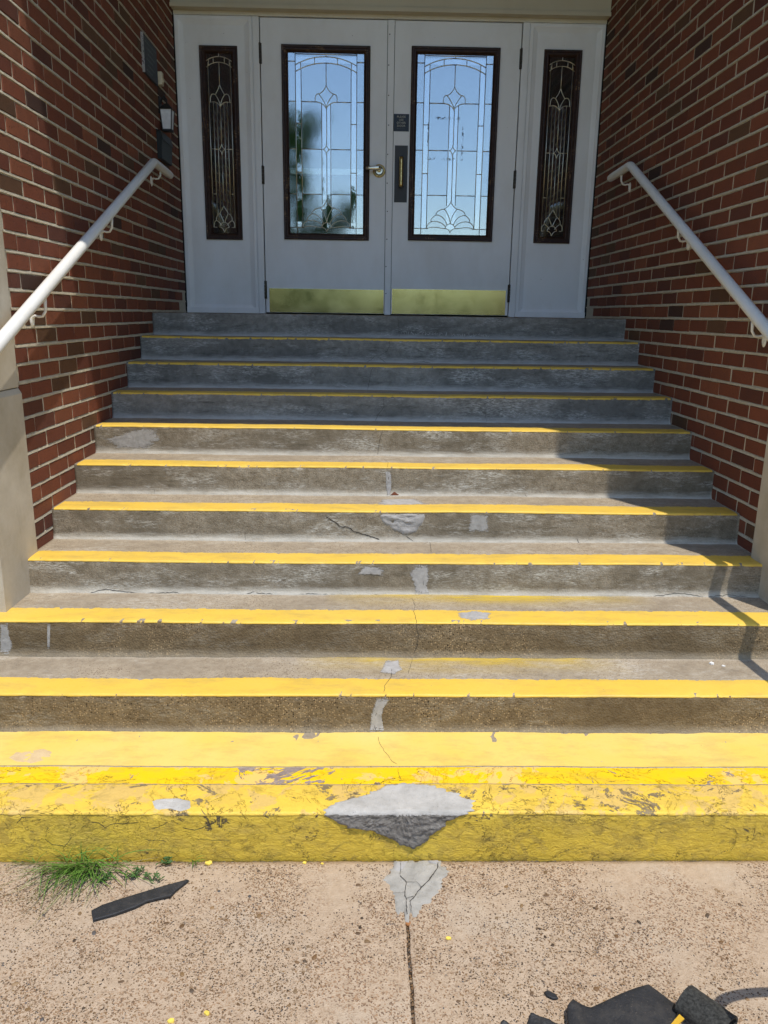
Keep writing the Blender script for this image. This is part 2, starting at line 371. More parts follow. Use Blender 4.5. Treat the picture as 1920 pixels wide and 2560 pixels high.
# ---------------------------------------------------------------- ground and paving
def sheet(name, x0, x1, y0, y1, z, mat, nx, ny, parent=None, amp=0.0, kind=None):
    v = []; f = []
    for j in range(ny + 1):
        for i in range(nx + 1):
            x, y = lerp(x0, x1, i / nx), lerp(y0, y1, j / ny)
            v.append((x, y, z + (amp * fbm(x * 4, y * 4, 3.1) if amp else 0)))
    for j in range(ny):
        for i in range(nx):
            a = j * (nx + 1) + i; f.append((a, a + 1, a + nx + 2, a + nx + 1))
    o = mesh(name, v, f, mat, parent, True)
    if kind: o['kind'] = kind
    return o
sheet('ground', -400, 400, -400, 400, -0.12, M['lawn'], 8, 8, kind='structure')
pav = thing('pavement', (0, 1, 0)); pav['kind'] = 'structure'
JX = 0.047                                  # the joint in the paving runs towards the stair
def slab(x0, x1, y0, y1, jl=None, jr=None):
    """paving slab with worn edges; jl/jr give a ragged joint side"""
    nx, ny = 90, 90; v = []; f = []
    for j in range(ny + 1):
        y = lerp(y0, y1, j / ny)
        for i in range(nx + 1):
            t = i / nx; x = lerp(x0, x1, t)
            rag = .0018 * fbm(3.3, y * 18, 1.7, 5) + .002 * fbm(9, y * 90, 2)
            if jl is not None: x = lerp(jl + rag, x1, t ** 1.6)
            if jr is not None: x = lerp(x0, jr + rag, 1 - (1 - t) ** 1.6)
            z = .0016 * fbm(x * 5, y * 5, 2.2)
            e = min(abs(x - (jl if jl is not None else 99)), abs(x - (jr if jr is not None else 99)))
            if e < .012: z -= .004 * (1 - e / .012) ** 2
            ey = y1 - y
            yy = y + (.0035 * fbm(x * 14, 8.2, 1, 4) if j == ny else 0)
            if ey < .01: z -= .003
            v.append((x, yy, z))
    for j in range(ny):
        for i in range(nx):
            a = j * (nx + 1) + i; f.append((a, a + 1, a + nx + 2, a + nx + 1))
    n0 = len(v)
    ring = [i for i in range(nx + 1)] + [j * (nx + 1) + nx for j in range(1, ny + 1)] + [ny * (nx + 1) + i for i in range(nx - 1, -1, -1)] + [j * (nx + 1) for j in range(ny - 1, 0, -1)]
    for q in ring: v.append((v[q][0], v[q][1], -.11))
    m = len(ring)
    for i in range(m): f.append((ring[i], n0 + i, n0 + (i + 1) % m, ring[(i + 1) % m]))
    mesh('slab', v, f, M['pave'], pav, True)
slab(-2.6, JX, .2, 2.0005, jr=JX - .0045); slab(JX, 2.7, .2, 2.0005, jl=JX + .0045)
for xa, xb in ((-2.6, JX - .006), (JX + .006, 2.7)):
    for ya, yb in ((-1.6, .19), (-3.4, -1.61)):
        MB().box(xa, xb, ya, yb, -.11, 0, .004).build('slab', M['pave'], pav)
sheet('joint_fill', -2.6, 2.7, -3.4, 2.05, -.013, M['soil'], 60, 60, pav, .003)
# stones of the aggregate, as they stand out of the slab
random.seed(5)
TONES = [(.17, .10, .05), (.21, .125, .055), (.13, .08, .045), (.25, .155, .075), (.085, .06, .04), (.10, .09, .085), (.27, .18, .10), (.32, .235, .155), (.065, .042, .026), (.18, .10, .045)]
def pebbles(name, spots, parent):
    v = []; f = []; cols = []
    for (x, y, z, r, a) in spots:
        n = 7; b0 = len(v); sq = random.uniform(.6, .95); ca, sa = math.cos(a), math.sin(a); t = random.choice(TONES); g = random.uniform(.7, 1.25)
        hh = r * random.uniform(.14, .32)
        for rr, zz in ((1, -.0008), (.93, hh * .55), (.55, hh)):
            for i in range(n):
                q = 2 * math.pi * i / n; k = rr * r * (1 + .14 * math.sin(q * 2 + r * 900)); px, py = math.cos(q) * k, math.sin(q) * k * sq
                v.append((x + px * ca - py * sa, y + px * sa + py * ca, z + zz))
        for rg in (0, 1):
            for i in range(n): f.append((b0 + rg * n + i, b0 + rg * n + (i + 1) % n, b0 + rg * n + n + (i + 1) % n, b0 + rg * n + n + i))
        f.append(tuple(b0 + 2 * n + i for i in range(n)))
        cols += [(t[0] * g, t[1] * g, t[2] * g, 1)] * (3 * n)
    o = mesh(name, v, f, M['pebble'], parent, True)
    at = o.data.color_attributes.new('tone', 'FLOAT_COLOR', 'POINT'); at.data.foreach_set('color', [c for q in cols for c in q])
    o['kind'] = 'stuff'; return o
sp = []
while len(sp) < 30000:
    x, y = random.uniform(-1.15, 1.15), random.uniform(1.32, 1.985)
    if abs(x - JX) < .012: continue
    den = .55 + 1.1 * fbm(x * 2.6 + 4, y * 2.6, 7.7) + .4 * fbm(x * 9, y * 9, 2)
    if random.random() > den: continue
    r = random.choice((.0012, .0014, .0016, .0018, .002, .0023, .0028)) * random.uniform(.8, 1.2)
    if random.random() < .005: r = random.uniform(.0045, .0085)
    sp.append((x, y, .0016 * fbm(x * 5, y * 5, 2.2), r, random.uniform(0, 3.14)))
pebbles('aggregate_stones', sp, pav)
sp = [(JX + random.uniform(-.004, .004), random.uniform(1.40, 1.8), -.010, random.uniform(.0018, .0042), random.uniform(0, 3)) for i in range(170)]
pebbles('joint_grit', sp, pav)
# ---------------------------------------------------------------- the stair
stair = thing('staircase', (0, 2.009, 0), 'wide grey concrete entrance stair with yellow painted step edges', 'stairs')
def sx0(k): return -2.35 if k <= 3 else XL + .001
def sx1(k): return 2.5 if k <= 3 else XR - .001
NR = .007; NL = NR * math.pi / 2
def surf(k, x, s, off=0.0):
    """point on step k: s > 0 behind the nosing on the tread, s < 0 down the riser"""
    y0, z0 = sy(k), sz(k); hb = z0 if k == 1 else H
    if s > NL / 2: p = Vector((x, y0 + NR + s - NL / 2, z0)); n = Vector((0, 0, 1))
    elif s < -NL / 2: p = Vector((x, y0, z0 - NR + s + NL / 2)); n = Vector((0, -1, 0))
    else:
        a = (s / NL + .5) * math.pi / 2; n = Vector((0, -math.cos(a), math.sin(a))); p = Vector((x, y0 + NR, z0 - NR)) + n * NR
    d = .0014 * fbm(x * 7, s * 9, k * 3.7) + .0009 * fbm(x * 40, s * 40, k * 1.3, 3)
    wob = .0048 * noise.noise(Vector((x * 1.4, k * 5.1, 0)))                 # the long edges are not ruled lines
    p.z += wob if s > -.03 else wob * max(0, 1 + (s + .03) / .1)
    e = abs(s)
    if e < .022:
        ch = max(0, fbm(x * 24, k * 7.7, 4.4, 5) - .12) * .012 + max(0, fbm(x * 90, k * 2.7, 1.4, 3)) * .0022
        d -= ch * (1 - e / .022)
    if s < -hb + .026 and k > 1:                                             # mortar fillet at the foot
        t = max(0, (s + hb)) / .026; d += .011 * (1 - t) ** 2 * (1 + .5 * fbm(x * 9, k, 2))
    if k == 1 and .1455 < s < .2415: d -= .0035
    return p + n * (d + off)
def strip(name, k, x0, x1, fa, fb, off, mat, parent, dx=.011, rows=6, eo=-.0006):
    """a skin on the step between s = fa(x) and s = fb(x)"""
    nx = max(2, int((x1 - x0) / dx)); v = []; f = []; wrap = fa(x0) < -.001 and fb(x0) > .001
    for i in range(nx + 1):
        x = lerp(x0, x1, i / nx); a, b = fa(x), fb(x)
        if wrap: a = min(a, -.0059)
        ss = [lerp(a, b, j / rows) for j in range(rows + 1)]
        if wrap:                                     # follow the rounded nosing closely
            q = max(2, int(rows * min(.6, -a / (b - a)))) if a < -.02 else 1
            ss = [lerp(a, -.0056, j / q) for j in range(q)] + ([-.0056] if a < -.0058 else []) + [-.003, 0, .003, .0056]
            if a >= -.0058: ss = [a] * (q + 1) + [max(a, -.003), 0, .003, .0056]
            ss += [lerp(.0056, b, (j + 1) / 6) for j in range(6)] if b > .01 else []
            if len(ss) < 2: ss = [a, b]
        for j, s in enumerate(ss):
            v.append(surf(k, x, s, off if 0 < j < len(ss) - 1 else eo))
        r = len(ss)
    rows = r - 1
    for i in range(nx):
        for j in range(rows): f.append((i * r + j, (i + 1) * r + j, (i + 1) * r + j + 1, i * r + j + 1))
    return mesh(name, v, f, mat, parent, True)
STEP = {}
for k in range(1, 12):
    x0, x1 = sx0(k), sx1(k); hb = sz(1) if k == 1 else H
    back = sdepth(k) + .03 if k < 11 else 1.35
    rs = [-(hb + .012), -hb, -hb + .008, -hb + .018, -hb + .03] + [-hb + .03 + (hb - .05) * i / 7 for i in range(1, 8)] + [-.012, -.0055, -.002, .002, .0055, .012, .022]
    tb = [.05, .09, .1445, .1465, .19, .2405, .2425, .30, .36] if k == 1 else [.05, .09, .13, .18, .24, .28]
    rs += tb + [back]
    nx = int((x1 - x0) / .013); v = []; f = []; mi = []; foot = []
    for i in range(nx + 1):
        x = lerp(x0, x1, i / nx)
        for s in rs:
            v.append(surf(k, x, s)); foot.append(max(0, s + hb) if s < 0 else (.5 if s < sdepth(k) - .07 else max(0, sdepth(k) - s)))
    r = len(rs)
    for i in range(nx):
        for j in range(r - 1):
            f.append((i * r + j, (i + 1) * r + j, (i + 1) * r + j + 1, i * r + j + 1)); mi.append(1 if rs[j] >= .002 else 0)
    # closing faces: underside, back and ends
    for i in (0, nx):
        pts = [i * r + j for j in range(r)]; b0 = len(v)
        v.append(Vector((v[pts[-1]].x, sy(k) + back, sz(k) - hb - .012))); foot.append(.5)
        f.append(tuple(pts + [b0])); mi.append(0)
    b1 = len(v) - 1; b0 = b1 - 1
    f.append((r - 1, b0, b1, nx * r + r - 1)); mi.append(0); f.append((0, nx * r, b1, b0)); mi.append(0)
    m = M['riser_low'] if k <= 3 else (M['riser_mid'] if k <= 7 else M['riser_up'])
    o = mesh('step', v, f, [m, M['tread']], stair, True, mi)
    at = o.data.attributes.new('foot', 'FLOAT', 'POINT'); at.data.foreach_set('value', foot)
    for p in o.data.polygons:
        if len(p.vertices) > 4: p.use_smooth = False
    STEP[k] = o
# yellow stripes along the nosings
for k in range(2, 11):
    wd = {2: .130, 3: .137, 4: .130, 5: .138, 6: .125, 7: .120}.get(k, .11)
    fa = lambda x, k=k: (-.0065 - .0022 * fbm(x * 13, k * 2.1, 5.5, 5) - .002 * max(0, fbm(x * 60, k, 8, 3))) * (1.5 if k > 7 else 1)
    fb = lambda x, k=k, wd=wd: wd + .006 * fbm(x * 2.2, k * 1.9, 3.5) + .0016 * fbm(x * 30, k, 1)
    strip('nosing_stripe', k, sx0(k) + .012, sx1(k) - .012, fa, fb, .0011, M['yellow'], STEP[k], rows=9)
# the lowest step is painted all over, in three bands
strip('riser_paint', 1, sx0(1), sx1(1), lambda x: -.172, lambda x: .0115, .0012, M['yellow_riser'], STEP[1], rows=18)
strip('edge_paint', 1, sx0(1), sx1(1), lambda x: -.010 + .007 * fbm(x * 9, 4, 2, 5) + .003 * fbm(x * 50, 4, 2), lambda x: .1448, .0026, M['yellow_peel'], STEP[1], rows=9)
strip('joint_strip', 1, sx0(1), sx1(1), lambda x: .1468, lambda x: .2406, .0012, M['yellow_joint'], STEP[1], rows=6, eo=.0006)
strip('tread_paint', 1, sx0(1), sx1(1), lambda x: .2420, lambda x: .455 + .003 * fbm(x * 5, 2, 9) + .0015 * fbm(x * 40, 2, 9), .0012, M['yellow_flat'], STEP[1], rows=7, eo=.0009)
CR=[(11,[(0.126,-0.017),(0.131,-0.076),(0.135,-0.134)],1),(10,[(0.06,-0.007),(0.065,-0.033),(0.048,-0.071),(0.0,-0.099),(-0.029,-0.101),(-0.058,-0.13),(-0.096,-0.148),(-0.155,-0.141)],1.3),(10,[(0.0,-0.112),(0.05,-0.148),(0.157,-0.142),(0.273,-0.135),(0.391,-0.145),(0.508,-0.144),(0.664,-0.148),(0.831,-0.157)],1.6),(9,[(-0.043,-0.009),(-0.058,-0.05),(-0.059,-0.077),(-0.069,-0.114),(-0.072,-0.155)],1.2),(8,[(0.017,-0.005),(0.02,-0.063),(-0.014,-0.111),(-0.035,-0.154)],1.2),(8,[(0.588,-0.091),(0.6,-0.156)],0.8),(7,[(0.007,-0.009),(-0.008,-0.058),(-0.012,-0.103),(-0.017,-0.136)],1),(6,[(0.008,0.238),(0.033,0.11),(0.026,-0.006)],0.7),(6,[(0.03,-0.014),(0.033,-0.06),(0.027,-0.091),(0.028,-0.146)],1.1),(5,[(-0.259,-0.026),(-0.21,-0.055),(-0.196,-0.073),(-0.154,-0.076),(-0.133,-0.094),(-0.083,-0.108),(-0.013,-0.133)],3),(5,[(0.107,-0.114),(0.143,-0.139),(0.186,-0.154)],1.5),(4,[(0.181,0.249),(0.219,0.324),(0.211,0.133)],0.9),(4,[(0.158,0.002),(0.156,-0.054),(0.17,-0.089),(0.161,-0.137)],0.9),(4,[(-1.497,-0.148),(-1.285,-0.152),(-1.161,-0.125),(-1.091,-0.135),(-1.014,-0.141),(-0.865,-0.134),(-0.834,-0.147),(-0.601,-0.149),(-0.542,-0.131)],1.6),(4,[(-0.536,-0.135),(-0.452,-0.14),(-0.393,-0.145),(-0.322,-0.137),(-0.159,-0.141),(-0.12,-0.146),(-0.015,-0.138)],1.3),(4,[(0.747,-0.147),(0.945,-0.14),(1.144,-0.141),(1.262,-0.126),(1.377,-0.14),(1.476,-0.132),(1.577,-0.142)],1.2),(3,[(0.12,0.262),(0.128,0.183),(0.117,0.099)],0.9),(3,[(0.12,0.108),(0.124,0.012),(0.124,-0.027),(0.133,-0.052),(0.128,-0.091),(0.114,-0.127)],1.1),(2,[(0.113,0.331),(0.106,0.268),(0.086,0.163)],0.8),(2,[(0.027,0.201),(0.022,0.137),(-0.002,0.064),(-0.006,0.017)],1.1),(2,[(-0.014,-0.006),(-0.022,-0.039),(-0.04,-0.093),(-0.037,-0.124),(-0.029,-0.139)],1.1),(1,[(-0.026,0.424),(-0.022,0.384),(-0.007,0.335),(0.018,0.27),(0.035,0.252)],1),(1,[(0.036,0.234),(0.038,0.199),(0.044,0.165)],1),(1,[(0.928,1.662),(0.871,1.459)],0.1),(6,[(0.706,-0.124),(0.731,-0.163)],1),(5,[(0.895,-0.119),(0.912,-0.155)],1.3),(7,[(0.914,-0.126),(1.037,-0.112),(1.15,-0.09),(1.202,-0.123),(1.267,-0.114)],0.8),(6,[(-1.11,-0.118),(-1.104,-0.152)],0.7),(5,[(-0.626,-0.087),(-0.621,-0.16)],0.7),(1,[(-1.096,-0.036),(-1.08,-0.015),(-1.044,-0.012)],1.5),(1,[(-0.888,-0.031),(-0.856,-0.031),(-0.839,-0.049),(-0.82,-0.036),(-0.738,-0.031)],1.5),(1,[(-0.703,-0.049),(-0.685,-0.047),(-0.652,-0.026)],1.2),(1,[(-0.612,-0.047),(-0.576,-0.057),(-0.52,-0.031),(-0.492,-0.005)],1.4),(1,[(-1.023,-0.083),(-0.998,-0.105),(-0.962,-0.11),(-0.937,-0.078)],1),(1,[(-0.728,-0.089),(-0.669,-0.092),(-0.656,-0.1)],1.2),(1,[(-0.573,-0.089),(-0.559,-0.087),(-0.468,-0.092)],0.8)]
PT=[('p5',5,[(-0.014,-0.013),(0.091,-0.011),(0.196,-0.011),(0.187,-0.044),(0.156,-0.095),(0.1,-0.11),(0.057,-0.089),(0.015,-0.06),(-0.01,-0.038)]),('p5t',5,[(-0.004,0.226),(0.161,0.239),(0.227,0.123),(-0.027,0.107)]),('p5r',5,[(0.397,-0.013),(0.485,-0.012),(0.483,-0.049),(0.49,-0.092),(0.393,-0.093)]),('p4',4,[(0.132,-0.008),(0.187,-0.008),(0.194,-0.068),(0.187,-0.102),(0.196,-0.137),(0.135,-0.141),(0.131,-0.103),(0.11,-0.044)]),('p4b',4,[(-0.117,-0.053),(-0.081,-0.015),(-0.03,-0.016),(0.006,-0.032),(-0.003,-0.059),(-0.055,-0.052)]),('p6',6,[(0.017,-0.014),(0.043,-0.014),(0.05,-0.083),(0.045,-0.149),(0.027,-0.15),(0.02,-0.084)]),('rust',6,[(0.04,-0.139),(0.062,-0.12),(0.089,-0.136),(0.082,-0.153),(0.051,-0.153)]),('p2',2,[(-0.033,-0.006),(0.021,-0.009),(-0.006,-0.039),(-0.013,-0.087),(-0.004,-0.139),(-0.056,-0.139),(-0.051,-0.075),(-0.038,-0.027)]),('p2t',2,[(0.005,0.274),(0.056,0.282),(0.067,0.195),(0.031,0.15),(-0.02,0.175)]),('p3n',3,[(0.289,0.103),(0.366,0.12),(0.43,0.097),(0.414,0.032),(0.34,0.019),(0.294,0.038)]),('p1l',1,[(-0.72,0.052),(-0.708,0.062),(-0.64,0.069),(-0.593,0.056),(-0.584,0.015),(-0.612,0.0),(-0.645,0.013),(-0.696,0.016)]),('p1t',1,[(-1.256,0.285),(-1.242,0.322),(-1.198,0.327),(-1.145,0.346),(-1.107,0.323),(-1.099,0.277),(-1.155,0.248),(-1.221,0.263)]),('sm7',7,[(-1.437,-0.069),(-1.257,-0.011),(-1.178,-0.006),(-1.149,-0.066),(-1.224,-0.116),(-1.384,-0.117)]),('p3l',3,[(-1.465,-0.01),(-1.436,-0.01),(-1.435,-0.061),(-1.424,-0.099),(-1.442,-0.131),(-1.478,-0.135)]),('p3l2',3,[(-1.287,-0.009),(-1.274,-0.009),(-1.287,-0.118),(-1.297,-0.118)])]
def densify(pts, step):
    out = [pts[0]]
    for a, b in zip(pts, pts[1:]):
        d = math.hypot(b[0] - a[0], b[1] - a[1]); n = max(1, int(d / step))
        out += [(lerp(a[0], b[0], i / n), lerp(a[1], b[1], i / n)) for i in range(1, n + 1)]
    return out
for q, (k, pts, wid) in enumerate(CR):
    hb = sz(1) if k == 1 else H
    pts = densify(pts, .008); v = []; f = []; n = len(pts)
    for i, (x, s) in enumerate(pts):
        a, b = pts[max(0, i - 1)], pts[min(n - 1, i + 1)]; tx, ts = b[0] - a[0], b[1] - a[1]; L = math.hypot(tx, ts) or 1
        nxn, nsn = -ts / L, tx / L
        jx = .0035 * noise.noise(Vector((x * 80, s * 80, q * 3.1))); hw = wid * .0009 * (.55 + .9 * abs(noise.noise(Vector((x * 60, s * 60, q * 1.7))))) * (1 if 0 < i < n - 1 else .25)
        for sg in (-1, 1):
            ss = max(-hb + .004, s + nsn * (jx + sg * hw)); v.append(surf(k, x + nxn * (jx + sg * hw), ss, .0017))
        if i: f.append((2 * i - 2, 2 * i - 1, 2 * i + 1, 2 * i))
    mesh('crack', v, f, M['crack'], STEP[k])
def patch(name, k, poly, mat, thick, rag=.004, rings=7, bulge=None, parent=None, base=-.001, rip=.0):
    hb = sz(1) if k == 1 else H
    pts = densify(poly + [poly[0]], .007)[:-1]; n = len(pts)
    cx = sum(p[0] for p in pts) / n; cs = sum(p[1] for p in pts) / n
    v = []; f = []; inn = []
    for i, (x, s) in enumerate(pts):
        g = 1 + rag * 8 * fbm(x * 45, s * 45, k * 2.2, 4)
        for j in range(rings):
            t = 1 - j / rings if j else 1.0
            px, ps = cx + (x - cx) * t * g, cs + (s - cs) * t * g
            e = min(1, j / 2); o = base if j == 0 else thick * (.55 + .45 * e) + thick * .5 * fbm(px * 30, ps * 30, 6)
            if rip: o += rip * fbm(px * 18, ps * 55, 3.3, 5)
            if bulge and j: o += bulge(px, ps) * min(1, j / 3)
            v.append(surf(k, px, max(-hb + .002, ps), o)); inn.append(j / rings)
    v.append(surf(k, cx, cs, thick + (bulge(cx, cs) if bulge else 0)))
    c = len(v) - 1
    for i in range(n):
        i2 = (i + 1) % n
        for j in range(rings - 1): f.append((i * rings + j, i2 * rings + j, i2 * rings + j + 1, i * rings + j + 1))
        f.append((i * rings + rings - 1, i2 * rings + rings - 1, c))
    inn.append(1.0); o = mesh(name, v, f, mat, parent or STEP[k], True)
    at = o.data.attributes.new('inner', 'FLOAT', 'POINT'); at.data.foreach_set('value', inn)
    return o
for nm, k, poly in PT:
    poly = [(x, max(s, -.139)) for x, s in poly]
    if nm == 'rust': o = patch('rust_stain', k, poly, M['rust'], .001, parent=STEP[k])
    elif nm == 'p5': o = patch('cement_repair', k, poly, M['cement'], .003, rip=.004, rings=12)
    elif nm == 'p1l': o = patch('cement_repair', k, poly, M['cement_pale'], .006, rip=.002); o['label'] = 'small pale cement patch on the peeling lowest step'
    elif nm == 'p1t': o = patch('bare_patch', k, poly, M['tan'], .0017, rag=.006)
    elif nm in ('sm7', 'p3l', 'p3l2', 'p5r'): o = patch('lime_smear', k, poly, M['smear'], .0012, rag=.02, base=.0010)
    else: o = patch('cement_repair', k, poly, M['thin_cement'], .0018, rag=.012, base=.0012)
# the big broken-corner repair in the middle of the lowest step
top = [(-.197, .012), (-.148, .048), (-.078, .080), (-.001, .133), (.053, .143), (.116, .138), (.190, .104), (.234, .068), (.262, .045), (.258, .004)]
low = [(.20, -.014), (.171, -.030), (.158, -.053), (.113, -.096), (.077, -.122), (.035, -.104), (.006, -.085), (-.030, -.070), (-.054, -.056), (-.090, -.052), (-.123, -.046), (-.160, -.022), (-.193, -.004)]
def split_patch():
    poly = densify(top + low + [top[0]], .005)[:-1]; n = len(poly); rings = 26; v = []; f = []; mi = []
    cx, cs = .045, .006
    for i, (x, s) in enumerate(poly):
        g = 1 + .07 * fbm(x * 50, s * 50, 2.2, 5) + .03 * fbm(x * 160, s * 160, 2.2, 3)
        for j in range(rings):
            t = 1 - (j / rings) ** 1.25 if j else 1.0
            px, ps = cx + (x - cx) * t * g, cs + (s - cs) * t * g
            inner = min(1, j / 3)
            if ps < -.006: o = .0035 + inner * (.0035 + .002 * fbm(px * 28, ps * 28, 1.2, 5) + .006 * (.55 - noise.voronoi(Vector((px * 75, ps * 75, 1)))[0][0]) + .003 * fbm(px * 160, ps * 160, 7, 4))
            else: o = .003 + inner * (.004 + .0010 * fbm(px * 18, ps * 18, 1.2, 4))
            if abs(ps) < .02: o += .002 * fbm(px * 60, 3, 3, 4) * (1 - abs(ps) / .02)
            if j == 0: o = -.002
            v.append(surf(1, px, ps, o))
    v.append(surf(1, cx, cs, .008)); c = len(v) - 1
    for i in range(n):
        i2 = (i + 1) % n
        for j in range(rings):
            if j < rings - 1: q = (i * rings + j, i2 * rings + j, i2 * rings + j + 1, i * rings + j + 1)
            else: q = (i * rings + j, i2 * rings + j, c)
            f.append(q); mi.append(1 if sum(v[a].z for a in q) / len(q) < sz(1) - .004 else 0)
    o = mesh('cement_repair', v, f, [M['cement_pale'], M['cement_rough_shaded']], STEP[1], True, mi)
    o['label'] = 'large pale cement repair over the broken edge of the lowest step'
split_patch()
# yellow overspray on the two treads above
def overm():
    b = NB('yellow_overspray'); p = b.pos(); u = b.attr('fade')
    a = b.math('MULTIPLY', u, b.ramp(b.noise(b.pos((.6, 3, 1)), 5, 6, .7), .30, .66))
    b.put((.80, .55, .03), b.b.inputs['Base Color']); b.put(.7, b.b.inputs['Roughness']); b.put(b.math('MULTIPLY', a, .9), b.b.inputs['Alpha']); return b.m
OV = overm()
def overspray(k, x0, x1, s0, s1):
    nx, ns = 60, 8; v = []; f = []; fa = []
    for i in range(nx + 1):
        for j in range(ns + 1):
            t, u = i / nx, j / ns; x = lerp(x0, x1, t); s = lerp(s0, s1, u)
            v.append(surf(k, x, s, .0009)); fa.append(math.sin(math.pi * t) ** .8 * u ** 1.3 * (1 if j else 0))
    for i in range(nx):
        for j in range(ns): a = i * (ns + 1) + j; f.append((a, a + ns + 1, a + ns + 2, a + 1))
    o = mesh('overspray', v, f, OV, STEP[k], True)
    at = o.data.attributes.new('fade', 'FLOAT', 'POINT'); at.data.foreach_set('value', fa)
overspray(3, -.25, 1.15, .145, .302); overspray(2, -.35, .95, .14, .302)

# chalk scribble on the top riser
m = MB(); rn = random.Random(4)
for q in range(34):
    x = lerp(.15, .74, (q + rn.random() * .6) / 34); a = -.105 - .004 * rn.random() - .012 * (q / 34)
    pts = [surf(11, x + rn.uniform(-.008, .012), a + rn.uniform(-.011, .011), .0008) for i in range(4)]
    m.tube(pts, .0006, 4)
m.build('chalk_marks', M['white_bit'], STEP[11])['kind'] = 'stuff'
# ---------------------------------------------------------------- brick side walls
CH, BL = 0.0734, 0.2186; JT = 0.0125
BT = [((.195, .058, .029), 40), ((.165, .047, .025), 28), ((.230, .074, .036), 18), ((.120, .039, .024), 14), ((.120, .058, .029), 7), ((.060, .029, .021), 3)]
def btone(rn):
    r = rn.uniform(0, sum(w for _, w in BT))
    for c, w_ in BT:
        r -= w_
        if r <= 0: break
    g = rn.uniform(.85, 1.18); return tuple(x * g for x in c)
def brick_bm(seed, face):
    """unit brick: length 1 along y, height 1 along z, real depth in x; outer face towards +x * face"""
    rn = random.Random(seed); v = []; f = []
    ny, nz = 5, 2; e = .03; ez = .09
    ys = [-.5, -.5 + e * .5, 0, .5 - e * .5, .5]; zs = [-.5, 0, .5]
    idx = {}
    def add(y, z, d): v.append((face * d, y, z)); return len(v) - 1
    fr = []
    for y in (-.5 + e * .35, -.17, .17, .5 - e * .35):
        fr.append([add(y + rn.uniform(-.008, .008), z + rn.uniform(-.02, .02), rn.uniform(.0002, .0018)) for z in (-.5 + ez * .5, .5 - ez * .5)])
    for i in range(3): f.append((fr[i][0], fr[i + 1][0], fr[i + 1][1], fr[i][1]))
    rim = [fr[0][0], fr[1][0], fr[2][0], fr[3][0], fr[3][1], fr[2][1], fr[1][1], fr[0][1]]
    ry = [-.5, -.17, .17, .5, .5, .17, -.17, -.5]; rz = [-.5] * 4 + [.5] * 4
    r1 = [add(a + rn.uniform(-.007, .007), b + rn.uniform(-.02, .02), -.0035) for a, b in zip(ry, rz)]; r2 = [add(a, b, -.03) for a, b in zip(ry, rz)]
    for i in range(8):
        j = (i + 1) % 8; f.append((rim[i], r1[i], r1[j], rim[j])); f.append((r1[i], r2[i], r2[j], r1[j]))
    if face > 0: f = [q[::-1] for q in f]
    return v, f
def px_area(x, y, z):
    d = Vector((x, y, z)) - CAM; zf = d.dot(FW)
    if zf < .3: return 0
    u, w_ = d.dot(RT) / zf, d.dot(UP) / zf
    if abs(u) > .495 or abs(w_) > .66: return 0
    if z < sz(1) + max(0, (y - 2.473) / D + 1) * H - .04: return 0
    return abs(x - CAM.x) / zf ** 3
